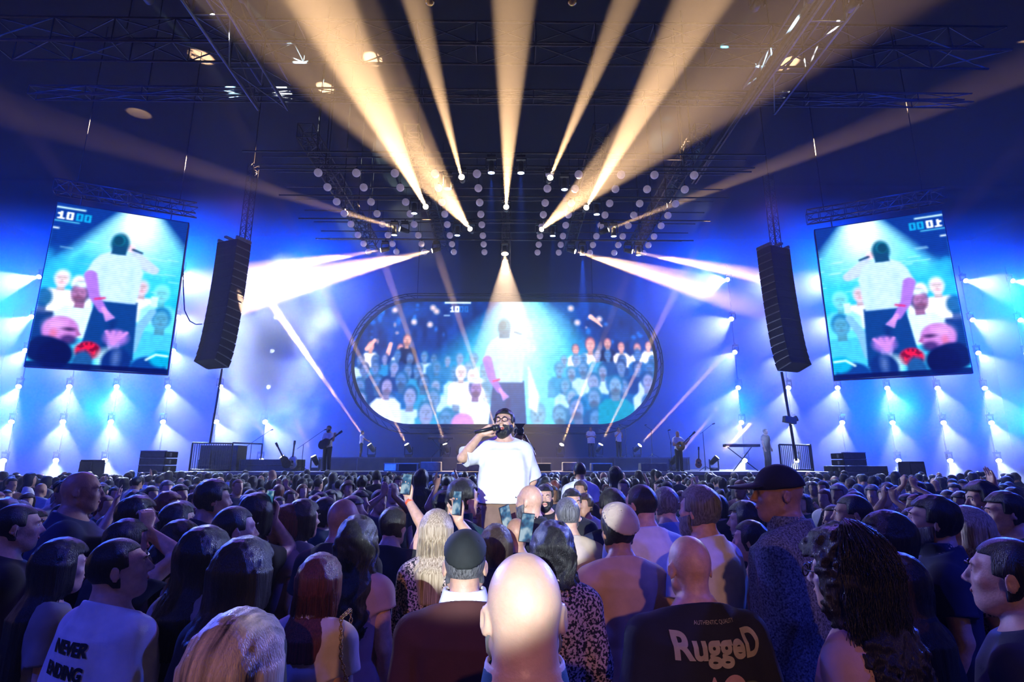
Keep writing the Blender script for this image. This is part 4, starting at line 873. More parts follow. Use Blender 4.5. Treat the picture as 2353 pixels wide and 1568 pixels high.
    def bounds(s):
        xs=[s.arms[k][i][0] for k in 'RL' for i in (0,1)]; ys=[s.arms[k][i][1] for k in 'RL' for i in (0,1)]; zs=[s.arms[k][i][2] for k in 'RL' for i in (0,1)]
        return (min(xs+[-.26])-.12,min(ys+[-.22])-.12,0),(max(xs+[.26])+.12,max(ys+[.28+s.belly*2])+.12,max(zs+[1.80])+.14)

def FAR(d): return d*1.2 if d<3.4 else d
def place(o,px,pytop,d,face,scale=None):
    """stand a figure so that the crown of its head is seen at that pixel, d metres down the hall"""
    d=d if scale else FAR(d)
    p=P(px,pytop,d); k=p.z/1.765 if scale is None else scale; o.location=(p.x,p.y,p.z-1.765*k if scale else 0); o.scale=(k,k,k); o.rotation_euler=(0,0,face); return o
def figure(label,px,pytop,d,face=0,body=None,skin='skin',hair=('short','hair_black'),top=('black',{}),pants='navy',h=.009,hh=None,group=None,fine=True,extra=(),scale=None,shoes=True,hz_=None):
    b=body or Body(); b.fine=fine; hh=hh or h; lo,hi=b.bounds()
    me=skin_surface(b.body,lo,hi,h,'person'); o=link('person',me,None,[skin]); tag(o,label,'person',group)
    if top:
        kw=dict(top[1]); nm='dress' if kw.get('hem',1)<.75 else ('jacket' if kw.get('long') and not kw.get('collar') else ('shirt' if kw.get('collar') or kw.get('long') else 't_shirt'))
        tlo=(lo[0],lo[1],kw.get('hem',.93)-.02); thi=(hi[0],hi[1],min(hi[2],1.6) if not any(b.arms[k][0][2]>1.4 for k in 'RL') else hi[2]); t=link(nm,skin_surface(lambda p:b.top(p,**kw),tlo,thi,h,nm),o,[top[0]])
    if pants: link('trousers',skin_surface(b.trousers,(-.30,-.25,0),(.30,.25+b.belly*2,1.0),.016,'trousers'),o,[pants])
    if shoes: link('shoes',skin_surface(b.shoes,(-.2,-.12,0),(.2,.22,.13),.014,'shoes'),o,['dark'])
    hc=b.to_world((0,0,0))
    if hair:
        for hk in (hair if isinstance(hair[0],tuple) else (hair,)):
            kind,m=hk[:2]; kw=hk[2] if len(hk)>2 else {}
            e=.22 if kind in('long','wavy','curly','bob','cap','tail') else .15; zl=.48*kw.get('scale',1) if kind in('long','wavy','curly','tail') else e
            nm={'cap':'baseball_cap','kippah':'kippah','beard':'beard'}.get(kind,'hair')
            me2=skin_surface(lambda p:b.hair(p,kind,**kw),(hc[0]-e,hc[1]-e-.04,hc[2]-zl),(hc[0]+e,hc[1]+e+.02,hc[2]+.22),min(hh,.008) if fine else hh,nm)
            if me2: link(nm,me2,o,[m])
    if fine:
        ps_=P(px,pytop,d); va=math.atan2(-ps_.x,ps_.y); da=(face-va+PI)%(2*PI)-PI+0
        if abs(da)>.7:
            hm=hair if hair and not isinstance(hair[0],tuple) else (hair[0] if hair else None); hm=hm[1] if hm and hm[1].startswith('hair') else 'hair_black'
            features(o,b,hm)
            if not getattr(b,'mouth',0) and abs(da)<2.2: eyes(o,b)
    place(o,px,pytop,d,face,scale); return o,b
def glasses(o,b,m='glass_frame'):
    mb=MB()
    for sg in (-1,1):
        pts=[b.to_world((sg*.033+.025*math.cos(2*PI*i/18)*(1 if 1 else 1),.112-.02*abs(.025*math.cos(2*PI*i/18)+sg*.0),.012+.019*math.sin(2*PI*i/18))) for i in range(19)]
        mb.path([Vector(map(float,p)) for p in pts],.0026,6); mb.path([Vector(map(float,b.to_world(c))) for c in ((sg*.057,.110,.018),(sg*.076,.09,.018),(sg*.082,-.005,.012))],.0025,5)
    mb.tube(Vector(map(float,b.to_world((-.009,.113,.016)))),Vector(map(float,b.to_world((.009,.113,.016)))),.0025)
    return mb.build('glasses',m,o,True)
def eyes(o,b):
    for sg in (-1,1):
        mb=MB().sphere(tuple(map(float,b.to_world((sg*.031,.0735,.012)))),.0120,12,8); e=mb.build('eye','eye',o,True)
        MB().sphere(tuple(map(float,b.to_world((sg*.031,.0812,.012)))),.0060,10,6).build('iris','iris',e,True)
def features(o,b,hairm):
    for sg in (-1,1):
        MB().path([Vector(map(float,b.to_world(c))) for c in ((sg*.014,.1035,.0305),(sg*.028,.1015,.0375),(sg*.046,.089,.0335))],.0034,6).build('eyebrow',hairm,o,True)
    if not getattr(b,'mouth',0):
        MB().sphere((0,0,0),1,12,8,(1,1,1)).build('lips','lips',o,True).matrix_local=Matrix.Translation(Vector(map(float,b.to_world((0,.0945,-.0545)))))@Matrix([[*map(float,r),0] for r in b.R]+[[0,0,0,1]])@Matrix.Diagonal((.0225,.0062,.0085,1))
def phone(loc,rot,label,screen=None,s=1.0):
    e=empty('phone',loc); e.rotation_euler=rot; tag(e,label,'phone')
    MB().box((-.037*s,-.004*s,-.075*s),(.037*s,.004*s,.075*s)).build('phone_body','phone',e,bevel=.003)
    MB().box((-.034*s,-.0055*s,-.071*s),(.034*s,-.004*s,.071*s)).build('display',screen or 'phone_screen',e)
    MB().tube((-.02*s,.004*s,.055*s),(-.02*s,.0065*s,.055*s),.006*s,10).tube((-.02*s,.004*s,.038*s),(-.02*s,.0065*s,.038*s),.006*s,10).build('camera_lens','glass_frame',e); return e
def phone_picture():
    m=bpy.data.materials.new('phone_display'); m.use_nodes=True; t=m.node_tree; b=t.nodes['Principled BSDF']; b.inputs['Base Color'].default_value=(.02,.02,.03,1); b.inputs['Roughness'].default_value=.15
    tc=t.nodes.new('ShaderNodeTexCoord'); n=t.nodes.new('ShaderNodeTexNoise'); n.inputs['Scale'].default_value=14; t.links.new(tc.outputs['Object'],n.inputs[0]); r=t.nodes.new('ShaderNodeValToRGB'); e=r.color_ramp.elements
    e[0].position=.40; e[0].color=(.01,.03,.10,1); e[1].position=.62; e[1].color=(.55,.75,.85,1); k=r.color_ramp.elements.new(.5); k.color=(.05,.22,.40,1)
    t.links.new(n.outputs[0],r.inputs[0]); t.links.new(r.outputs[0],b.inputs['Emission Color']); b.inputs['Emission Strength'].default_value=.7; m.cycles.emission_sampling='NONE'; return m
M['phone_screen']=phone_picture()
def text_on(o,b,txt,size,cx,cz,m,topkw,bold=.0,shear=0,name='lettering',back=True,flip=False,width=None,off=.0035):
    cu=bpy.data.curves.new('t','FONT'); cu.body=txt; cu.size=size; cu.align_x='CENTER'; cu.align_y='CENTER'; cu.offset=bold; cu.shear=shear; cu.resolution_u=6
    to=bpy.data.objects.new('t',cu); COL.objects.link(to); bpy.context.view_layer.update(); me=bpy.data.meshes.new_from_object(to.evaluated_get(bpy.context.evaluated_depsgraph_get())); bpy.data.objects.remove(to)
    bm=bmesh.new(); bm.from_mesh(me); bmesh.ops.triangulate(bm,faces=bm.faces[:])
    for _ in range(5):
        es=[e for e in bm.edges if e.calc_length()>size*.09]
        if not es: break
        bmesh.ops.subdivide_edges(bm,edges=es,cuts=1); bmesh.ops.triangulate(bm,faces=bm.faces[:])
    co=np.array([v.co[:] for v in bm.verts],np.float32); wx=width/(co[:,0].max()-co[:,0].min()) if width else 1
    p=np.stack([cx+co[:,0]*wx,np.full(len(co),-.40,np.float32),cz+co[:,1]],1).astype(np.float32); fn=lambda q:b.top(q,**topkw)
    for _ in range(60): p[:,1]+=np.clip(fn(p),-.02,.03)*.7
    p[:,1]-=off
    for v,c in zip(bm.verts,p): v.co=c.tolist()
    bm.to_mesh(me); bm.free(); return link(name,me,o,[m])
def patch_on(o,b,shape,cx,cz,m,topkw,name='print'):
    pts=np.array(shape,float); bm=bmesh.new(); vs_=[bm.verts.new((x,z,0)) for x,z in shape]; bm.faces.new(vs_); bmesh.ops.triangulate(bm,faces=bm.faces[:])
    for _ in range(5):
        es=[e for e in bm.edges if e.calc_length()>.012]
        if not es: break
        bmesh.ops.subdivide_edges(bm,edges=es,cuts=1); bmesh.ops.triangulate(bm,faces=bm.faces[:])
    co=np.array([v.co[:] for v in bm.verts],np.float32); p=np.stack([cx+co[:,0],np.full(len(co),-.40,np.float32),cz+co[:,1]],1).astype(np.float32)
    for _ in range(60): p[:,1]+=np.clip(b.top(p,**topkw),-.02,.03)*.7
    p[:,1]-=.003
    for v,c in zip(bm.verts,p): v.co=c.tolist()
    me=bpy.data.meshes.new(name); bm.to_mesh(me); bm.free(); return link(name,me,o,[m])
def wpt(o,q): return o.matrix_basis@Vector(map(float,q))
def strands(o,b,m,n,L,r=.0012,spread=1.0,curl=0,seed=1,vol=1.0,flare=0,fan=1.75):
    rs=np.random.RandomState(seed); VV=[];FF=[]; K=14; ring_=np.array([(math.cos(t_),math.sin(t_)) for t_ in (0,2*PI/3,4*PI/3)])
    fc=np.array([(k*3+j,k*3+(j+1)%3,(k+1)*3+(j+1)%3,(k+1)*3+j) for k in range(K-1) for j in range(3)],np.int64)
    for i in range(n):
        a=rs.uniform(-PI,PI); a=a if abs(math.sin(a))>0 else a
        phi=rs.uniform(.05,1.45); th=rs.uniform(-PI*.5-fan,-PI*.5+fan); R0=(.100+rs.uniform(-.004,.004))*vol
        pts=[]; K=14
        for k in range(K):
            t=k/(K-1)
            if t<.4: u=phi+(1.62-phi)*t/.4; x=math.sin(u)*math.cos(th)*R0*.92; y=-.015+math.sin(u)*math.sin(th)*R0*1.05; z=.025+math.cos(u)*R0*1.12
            else: s_=(t-.4)/.6; sp=1+.12*math.sin(s_*PI)*spread+flare*s_; x=math.cos(th)*R0*.95*sp; y=-.015+math.sin(th)*R0*(1-.35*s_)-.045*s_*spread; z=.018-L*s_*(.85+.15*rs.rand())
            if curl: x+=curl*math.sin(k*2.1+i)*t; y+=curl*math.cos(k*2.1+i*1.7)*t
            pts.append(b.to_world((x,y,z)))
        pt=np.array(pts,float).reshape(K,3); tg=np.gradient(pt,axis=0); tg/=np.linalg.norm(tg,axis=1)[:,None]+1e-9; u=np.cross(tg,(0.3,.2,.93)); u/=np.linalg.norm(u,axis=1)[:,None]+1e-9; w=np.cross(tg,u); rr=r*np.linspace(1,.55,K)[:,None,None]
        FF.append(fc+len(VV)*K*3); VV.append((pt[:,None]+rr*(u[:,None]*ring_[None,:,:1]+w[:,None]*ring_[None,:,1:])).reshape(-1,3))
    me=bpy.data.meshes.new('hair_strands'); me.from_pydata(np.concatenate(VV).tolist(),[],np.concatenate(FF).tolist()); me.polygons.foreach_set('use_smooth',[True]*len(me.polygons)); c=link('hair_strands',me,o,[m]); c['kind']='stuff'; return c

def local_of(px,pytop,d,face,w,scale=None):
    d=d if scale else FAR(d)
    p=P(px,pytop,d); k=p.z/1.765 if scale is None else scale; m=Matrix.Translation((p.x,p.y,p.z-1.765*k))@Matrix.Rotation(face,4,'Z')@Matrix.Scale(k,4); return m.inverted()@Vector(w)
def ik(b_sw,sg,w,pole=(0,0,-1),l1=.27,l2=.25):
    sh=Vector((sg*b_sw,-.008,1.395)); w=Vector(w); v=w-sh; D=min(v.length,l1+l2-.005); w=sh+v.normalized()*D; a=(l1*l1-l2*l2+D*D)/(2*D); h=math.sqrt(max(0,l1*l1-a*a)); n=v.normalized(); pl=Vector(pole); pl=(pl-n*pl.dot(n)).normalized(); return tuple(sh+n*a+pl*h),tuple(w)

# ---------------------------------------------------------------- the singer
base_z=SING.z-1.765
ab=Body(yaw=-.32,pitch=.20,arms={'R':((.355,.09,1.335),(.195,.19,1.535),(-.85,.12,.42),(-.15,-1,-.25),.95),'L':((-.255,-.10,1.14),(-.15,-.17,.93),(.5,-.1,-.8),(.3,-1,.1),.5)}); ab.mouth=1
singer,_=figure('bearded singer in glasses and oversized white t-shirt on a platform amid the crowd',1158,938,4.8,PI+.06,ab,'skin',(('short','hair_black'),('beard','hair_black')),('white',dict(boxy=.026,hem=.965,sleeve=.92,fold=.007)),'brown',h=.0055,scale=1.0)
eyes(singer,ab); glasses(singer,ab)
MB().sphere(tuple(map(float,ab.to_world((0,.072,-.062)))),.024,14,10,(1,.8,.9)).build('mouth','mouth',singer,True)
MB().sphere(tuple(map(float,ab.to_world((0,.084,-.047)))),.015,12,8,(1.2,.5,.35)).build('teeth','teeth',singer,True)
e=MB().tube(wpt(singer,(.255,.215,1.540)),wpt(singer,(.105,.205,1.572)),.0135,14,.019).tube(wpt(singer,(.105,.205,1.572)),wpt(singer,(.085,.203,1.577)),.026,14,.026).sphere(wpt(singer,(.072,.202,1.580)),.028,14,10).build('microphone','dark',None,True); tag(e,'black handheld microphone in the fist of the singer','microphone')
pz=base_z
e=empty('platform',(SING.x,4.8,0)); tag(e,'small dark platform lifting the singer above the crowd','platform')
MB().box((-.6,-.5,pz-.1),(.6,.6,pz-.0)).build('top_board','deck',e,bevel=.01); MB().box((-.56,-.46,.0),(.56,.56,pz-.1)).build('skirt','skirt',e)

# ---------------------------------------------------------------- people standing out in the crowd
def S(px,d):
    p=P(px,1200,d); return math.atan2(-(SING.x-p.x),4.8-p.y)
lab=figure
# 1 the bald man right before the camera
bb1=Body(bw=1.12,belly=.03); bb1.nk=1.22
o,b=figure('bald man with pale shiny scalp in a teal blue collared jacket, nearest of all',1205,1253,1.03,.05,bb1,'skin_pale',None,('teal',dict(collar=True,neck=.074,g=.016,fold=.003,long=True)),h=.0055)
link('collar',skin_surface(lambda p:np.maximum(np.abs(np.sqrt(p[:,0]**2+((p[:,1]+.004-(p[:,2]-1.5)*.25)*1.03)**2)-(.074+(1.56-p[:,2])*.12))-.004,np.abs(p[:,2]-1.53)-.02),(-.12,-.12,1.45),(.12,.12,1.6),.005,'collar'),o,['white'])
link('beard',skin_surface(lambda p:b.hair(p,'beard')+.004,(-.13,-.1,1.40),(.13,.2,1.68),.006,'beard'),o,['hair_grey'])
# 2 man with the large black kippah
KW=dict(collar=True,g=.016,fold=.005,long=True)
o,b=figure('man with a large black kippah over cropped hair, maroon shirt with white collar',1070,1218,1.86,.04,Body(bw=1.1),'skin',(('buzz','hair_grey'),('kippah','kippah_black',dict(scale=1.6))),('maroon',KW),h=.0065)
link('collar',skin_surface(lambda p:np.maximum(np.abs(np.sqrt(p[:,0]**2+((p[:,1]+.006-(p[:,2]-1.5)*.25)*1.05)**2)-(.076+(1.55-p[:,2])*.30))-.006,np.abs(p[:,2]-1.525)-.026),(-.13,-.13,1.42),(.13,.13,1.6),.005,'collar'),o,['white'])
# 3 pale kippah, peach tee
o,b=figure('man with a pale knitted kippah in a fitted peach t-shirt',1420,1162,2.55,.10,Body(yaw=.15),'skin_tan',(('short','hair_black'),('kippah','beige',dict(scale=1.5,side=.030))),('peach',dict(fold=.004)),h=.008)
# 4 bald man with lettering
TK=dict(fold=.003,boxy=.02,sleeve=.7)
o,b=figure('bald man in a black t-shirt with cream RuggeD lettering on its back',1583,1222,1.85,.12,Body(bw=1.18,belly=.02),'skin',None,('black',TK),h=.0065)
text_on(o,b,'RuggeD',.115,.02,1.395,'print_cream',TK,bold=.004,width=.335); text_on(o,b,'AUTHENTIC QUALITY',.018,.02,1.468,'print_cream',TK,width=.16)
def lens(w,h,n=14,lean=0): return [(w*math.cos(PI*i/n)+lean*math.sin(PI*i/n),h*math.sin(PI*i/n)) for i in range(n+1)]+[(-w,-.06),(w,-.06)]
patch_on(o,b,lens(.045,.045),.055,1.265,'pink_print',TK); patch_on(o,b,lens(.055,.035),.115,1.25,'green_print',TK); patch_on(o,b,lens(.055,.035),-.03,1.245,'green_print',TK); patch_on(o,b,lens(.03,.03),-.10,1.245,'pink_print',TK)
text_on(o,b,'A',.035,-.02,1.29,'pink_print',TK,bold=.002)
# 5 curly woman with glasses
o,b=figure('woman with glasses and a huge mass of dark curly hair in a rose grey t-shirt',1945,1228,1.62,S(1945,1.62)+.42,Body('f',.95),'skin',('curly','hair_black',dict(vol=1.15,scale=1.25)),('rose',dict(fold=.004,sleeve=.7)),h=.007)
glasses(o,b); strands(o,b,'hair_black',700,.56,r=.0016,curl=.022,spread=1.2,seed=3,vol=1.45,flare=.3,fan=1.45)
# 6 man at the right edge
o,b=figure('young man with cropped dark hair and navy top at the right edge, seen in profile',2312,1226,1.55,S(2312,1.55)+.30,Body(pitch=.06),'skin',('buzz','hair_black'),('navy',dict(fold=.004)),h=.007)
# 7 cap man
o,b=figure('tall man in a black baseball cap and mottled denim jacket',1792,1066,2.42,S(1792,2.4)+.35,Body(bw=1.08,yaw=.55),'skin_tan',(('cap','black'),),('denim',dict(collar=True,long=True,g=.022,fold=.007,boxy=.015)),h=.008)
# 8 NEVER ENDING
NK=dict(fold=.006,boxy=.03,sleeve=.8)
o,b=figure('young man with a fade haircut, white t-shirt printed NEVER ENDING, looking right',285,1228,1.95,-.48,Body(yaw=-.45,pitch=.16,bw=1.04),'skin',('buzz','hair_black'),('white',NK),h=.0065)
text_on(o,b,'NEVER',.062,.02,1.375,'print_black',NK,bold=.003,shear=.12,width=.20); text_on(o,b,'ENDING',.062,.0,1.295,'print_black',NK,bold=.003,shear=.12,width=.235)
# 9 long straight dark hair at the left
o,b=figure('woman with very long straight dark hair in a grey top behind the NEVER ENDING t-shirt',140,1240,2.25,S(140,2.2)-.1,Body('f',.95),'skin',('long','hair_black',dict(scale=1.35,vol=1.15)),('grey',{}),h=.009); strands(o,b,'hair_black',260,.46,seed=9)
# 10 big bald man
o,b=figure('big bald man in a dark navy t-shirt towering over the left crowd',186,1078,3.2,S(186,3.2)-.05,Body(bw=1.3,belly=.08),'skin_tan',None,('navy',dict(boxy=.04,fold=.004)),h=.010)
# 11 blonde highlights at the bottom edge
o,b=figure('woman with long blonde highlighted hair at the bottom edge, face hidden',545,1412,1.08,-.25,Body('f',.95),'skin',('long','hair_streak',dict(vol=1.12,scale=1.1)),('black',{}),h=.007); strands(o,b,'hair_streak',900,.42,r=.0011,seed=4,spread=1.2)
# 12 auburn woman with the bag
o,b=figure('woman with auburn shoulder length hair and a cream top carrying a quilted bag',735,1274,2.1,-.22,Body('f',.95),'skin',('long','hair_red',dict(scale=.8)),('cream',dict(sleeve=.5)),h=.008); strands(o,b,'hair_red',420,.28,seed=6)
bp=wpt(o,(.21,-.13,1.10)); e=empty('shoulder_bag',bp,-.25); tag(e,'white quilted shoulder bag on a chain at the auburn woman','bag')
def quilt(p):
    q=np.abs(p)-np.array((.10,.028,.065),np.float32); d=np.linalg.norm(np.maximum(q,0),axis=1)+np.minimum(q.max(1),0)-.012; u=(p[:,0]+p[:,2])*75; v=(p[:,0]-p[:,2])*75; return d-.005*np.sqrt(np.abs(np.sin(u)*np.sin(v)))
link('bag_body',skin_surface(quilt,(-.12,-.06,-.09),(.12,.06,.09),.0045,'bag_body'),e,['quilt'])
tb=MB()
P0=[Vector((.07,0,.07)),Vector((.0,.0,.25)),Vector((-.05,.07,.375)),Vector((-.06,.16,.385)),Vector((-.06,.20,.22)),Vector((-.08,.03,.07))]
pts=[]
for i in range(5):
    for k in range(9): pts.append(P0[i].lerp(P0[i+1],k/9))
for i,(a,c) in enumerate(zip(pts,pts[1:])):
    d=(c-a); m=(a+c)/2; u=d.normalized(); w=(u.orthogonal().normalized() if i%2 else u.cross(u.orthogonal()).normalized()); loop=[m+u*.013*math.cos(t)+w*.007*math.sin(t) for t in [2*PI*j/8 for j in range(9)]]; tb.path(loop,.0022,5)
tb.build('chain_strap','brass',e,True)
# 13, 14 dark haired women left of centre
o,b=figure('woman with long straight black hair filling the lower left centre, dark top',560,1240,1.80,-.35,Body('f',1.0),'skin',('long','hair_black',dict(vol=1.25,scale=1.2)),('black',{}),h=.009); strands(o,b,'hair_black',320,.42,seed=12,spread=1.3)
o,b=figure('woman with dark hair falling over a pale grey top, left of the straight haired one',468,1212,2.08,-.40,Body('f',1.0),'skin',('long','hair_black',dict(vol=1.1)),('grey',{}),h=.010)
o,b=figure('woman with long wavy black hair in a pink top, seen from behind',822,1188,2.45,-.05,Body('f',.92),'skin',('wavy','hair_black',dict(scale=1.25,vol=1.15)),('rose',dict(sleeve=.3)),'plum',h=.010); strands(o,b,'hair_black',300,.46,r=.0014,curl=.012,seed=14,spread=1.4)
# 15 blonde with phone
pw=P(1052,1196,3.48); lw=local_of(1003,1172,2.8,-.08,pw); el,wr=ik(.166*.9*.9,1,lw,(.4,0,-1))
o,b=figure('woman with long straight blonde hair in a leopard print dress filming with a raised phone',1003,1172,2.8,-.08,Body('f',.95,arms={'R':(el,wr,(0,.1,1),(-.3,-1,0),.55)}),'skin',('long','hair_blonde',dict(scale=1.0)),('leopard',dict(hem=.5,long=True,g=.014)),None,h=.009); strands(o,b,'hair_blonde',420,.34,r=.0012,seed=15)
q=wpt(o,(wr[0],wr[1]-.035,wr[2]+.105)); phone(q,(-.1,0,-.7),'phone with a lit display held by the blonde woman in leopard print',s=.95)
# 16-19 lit backs right of the singer
figure('man with buzzed hair in a white t-shirt whose shoulder catches the spotlight',1304,1138,3.15,.10,Body(),'skin',('buzz','hair_grey'),('beige',{}),h=.010)
figure('man with dark cropped hair and dark blue top behind the pale kippah',1408,1122,3.3,.05,Body(yaw=.3),'skin_tan',('short','hair_black'),('navy',{}),h=.012)
TT=dict(boxy=.02)
o,b=figure('man in a grey white t-shirt with small dark print, behind the man in peach',1475,1108,2.95,.25,Body(bw=1.05,yaw=.3),'skin',('buzz','hair_black'),('white',TT),h=.012); text_on(o,b,'ALL YOU',.04,.02,1.24,'print_black',TT,bold=.001); text_on(o,b,'NEED',.04,.04,1.19,'print_black',TT,bold=.001)
figure('grey haired man in a pale t-shirt looking left, behind the bald man with lettering',1606,1114,2.60,S(1606,2.6)+.25,Body(bw=1.05,pitch=.08),'skin',(('short','hair_grey'),('beard','hair_grey')),('white',dict(boxy=.02)),h=.010)
o,b=figure('person with wet looking black curls in a leopard print top',1270,1200,2.25,.05,Body('f',1.0),'skin',('wavy','hair_black',dict(scale=.42,vol=1.1)),('leopard',dict(long=True)),h=.009)
figure('bald man seen from behind beside a raised phone, just below the singer',1187,1186,3.25,.1,Body(),'skin_tan',None,('black',{}),h=.012)
phone(P(1210,1213,3.2),(.1,.12,.3),'phone with a bright display beside the bald head below the singer',s=1.05)
figure('dark haired woman between the kippah and the front bald head',1140,1206,2.75,-.02,Body('f',.95),'skin',('long','hair_brown'),('black',{}),h=.012)
phone(P(1163,1190,3.9),(.1,-.3,.5),'small phone raised in front of the trousers of the singer',s=1.1)
# people around the platform with lit faces
figure('stocky man in a dark green shirt with a strong profile, left of the singer',1060,1098,4.05,-.95,Body(bw=1.2,belly=.03),'skin',('short','hair_black'),('green',dict(collar=True)),h=.010)
figure('bald man with grey goatee in a black suit, right of the singer',1222,1110,4.35,.95,Body(bw=1.1),'skin',(('beard','hair_grey'),),('black',dict(collar=True,long=True)),h=.010)
o,b=figure('woman with glasses and pulled back hair looking up from beside the singer',1098,1142,5.1,PI*.92,Body('f',.95,pitch=.15),'skin',('tail','hair_black'),('plum',dict(sleeve=.3)),h=.008); glasses(o,b); eyes(o,b)
o,b=figure('bearded young man with a lit face behind the bald man in a suit',1252,1112,5.9,PI*.97,Body(),'skin',(('short','hair_black'),('beard','hair_black')),('black',{}),h=.010); eyes(o,b)
o,b=figure('dark haired man with a lit forehead behind the buzzed man in white',1313,1122,5.3,PI*1.05,Body(),'skin',('short','hair_black'),('black',{}),h=.010); eyes(o,b)
figure('dark haired woman watching from the shade left of the singer',1018,1128,5.6,-1.6,Body('f',.95),'skin',('long','hair_black'),('black',{}),h=.012)
# raised phone, left of centre
fa=S(905,3.2); pw=P(938,1150,4.02); lw=local_of(902,1165,3.2,fa,pw); el,wr=ik(.166,1,lw,(1,0,-.4))
o,b=figure('person with a raised bare arm and orange wristband holding a phone high, left of centre',902,1165,3.2,fa,Body(arms={'R':(el,wr,(0,.1,1),(-.3,-1,0),.55)}),'skin',('short','hair_black'),('black',{}),h=.010)
wv=(Vector(wr)-Vector(el)).normalized(); MB().tube(Vector(wr)-wv*.03,Vector(wr)-wv*.008,.031,16).build('wristband','red_band',o,True)
phone(wpt(o,(wr[0],wr[1]-.035,wr[2]+.115)),(-.1,.1,-.2),'phone held high by the raised arm with the orange wristband',s=.95)
# phone held up with both hands, left
fa=S(598,2.7); pw=P(628,1195,3.66); lw=local_of(590,1134,3.0,fa,pw); el,wr=ik(.166*.9,1,lw,(.3,0,-1)); lw2=local_of(590,1134,3.0,fa,pw+Vector((-.05,-.02,0))); el2,wr2=ik(.166*.9,-1,lw2,(-.6,.2,-1))
o,b=figure('woman in glasses holding up a phone with both hands, left of centre',590,1134,3.0,fa,Body('f',.95,arms={'R':(el,wr,(0,.1,1),(-.3,-1,0),.6),'L':(el2,wr2,(0,.1,1),(.3,-1,0),.7)}),'skin',('bob','hair_black'),('black',dict(sleeve=.4)),h=.009); glasses(o,b)
phone(wpt(o,(wr[0]-.0,wr[1]-.04,wr[2]+.11)),(-.1,0,fa),'phone held up with both hands by the woman in glasses',s=.95)
# left crowd heads
figure('man with a smiling profile and short dark hair behind the NEVER ENDING t-shirt',312,1138,2.95,S(312,2.65)-.1,Body(),'skin_tan',('short','hair_black'),('black',{}),h=.011)
pw=P(335,1218,3.14); fa=S(290,2.25); lw=local_of(290,1192,2.55,fa,pw); el,wr=ik(.166,1,lw,(.8,0,-1))
figure('person resting a fist against the temple, just behind the NEVER ENDING t-shirt',290,1192,2.55,fa,Body(arms={'R':(el,wr,(-.1,0,1),(-1,0,0),.9)}),'skin',('short','hair_black'),('black',{}),h=.010)
figure('woman with dark hair in profile, upper of two beside the smiling man',405,1156,3.36,S(405,2.75)-.1,Body('f',.95),'skin',('long','hair_black'),('black',{}),h=.012)
figure('woman with dark hair and glowing white collar, lower of two in profile',412,1196,2.8,S(412,2.35)-.1,Body('f',.95),'skin',('long','hair_black'),('white',dict(sleeve=.3,strap=True)),h=.010)
figure('man with receding cropped hair looking right in a pale shirt left of centre',535,1157,2.45,S(535,2.45)-.15,Body(yaw=-.2),'skin',('buzz','hair_black'),('grey',{}),h=.010)
figure('bald man with a broad dark back left of the raised arm',788,1140,2.75,S(788,2.75),Body(bw=1.15),'skin_tan',None,('black',{}),h=.011)
figure('tall dark haired man in black rising above the left crowd',487,1101,3.3,S(487,3.3),Body(bw=1.1),'skin_tan',('short','hair_black'),('black',{}),h=.012)
figure('balding man in a black jacket with pale shoulder lettering at the left edge',38,1152,2.6,S(38,2.6),Body(bw=1.1),'skin',('buzz','hair_black'),('black',dict(long=True)),h=.011)
figure('young woman in profile at the left edge beyond the balding man',72,1165,3.35,S(72,3.0),Body('f',.95),'skin',('tail','hair_black'),('black',{}),h=.012)
figure('woman with auburn hair in a pale dress below the raised phone',660,1160,3.2,S(660,3.2),Body('f',.92),'skin',('long','hair_red'),('rose',dict(sleeve=.3)),h=.011)
figure('woman in a silvery grey top beside the auburn woman in the pale dress',695,1148,3.9,S(695,3.4),Body('f',.92),'skin',('long','hair_brown'),('grey',dict(sleeve=.3)),h=.011)
# right crowd heads
o,b=figure('smiling woman with long black hair looking left, behind the curly woman',2035,1176,2.30,S(2035,2.3)+.35,Body('f',1.0,pitch=.08),'skin',('long','hair_black',dict(scale=1.2,vol=1.1)),('black',{}),h=.008)
figure('bearded man in a navy shirt gazing up to the left, right side of the crowd',2135,1136,2.45,S(2135,2.45)+.30,Body(bw=1.1,pitch=.14),'skin',(('short','hair_black'),('beard','hair_grey')),('navy',dict(collar=True)),h=.009)
figure('grinning man with shaved head in the shade, between the cap and the smiling woman',1962,1131,2.95,S(1962,2.95)+.3,Body(),'skin_tan',('buzz','hair_black'),('black',{}),h=.011)
figure('older woman with pale blonde hair and patterned top, right side of the crowd',2215,1164,2.60,S(2215,2.6)+.3,Body('f',.95,pitch=.1),'skin',('bob','hair_blonde'),('leopard',{}),h=.009)
figure('person with smooth brown hair seen from behind, in front of the navy shirt',2065,1272,1.95,S(2065,1.95),Body('f',.95),'skin',('long','hair_brown'),('black',{}),h=.010)
figure('young woman in profile in a strappy violet top left of the tall cap man',1728,1192,2.85,S(1728,2.75)+.3,Body('f',.92),'skin',('tail','hair_black'),('plum',dict(sleeve=0,strap=True)),h=.010)
figure('tired looking woman in profile just above the strappy violet top',1715,1152,3.25,S(1715,3.2)+.3,Body('f',.92),'skin',('long','hair_black'),('black',{}),h=.011)
figure('woman with a lit face at the far right edge of the crowd',2347,1148,3.9,S(2347,3.1)+.5,Body('f',.95,pitch=.05),'skin',('long','hair_black'),('black',{}),h=.010)
pw=P(2262,1192,3.30); fa=S(2300,3.0)+.2; lw=local_of(2310,1128,3.0,fa,pw); el,wr=ik(.166,-1,lw,(0,0,-1))
figure('man holding up his forearm with a striped cuff at the right edge',2310,1128,3.0,fa,Body(arms={'L':(el,wr,(-.6,.6,.2),(0,-.2,-1),.6)}),'skin',('short','hair_black'),('black',dict(long=True)),h=.009)
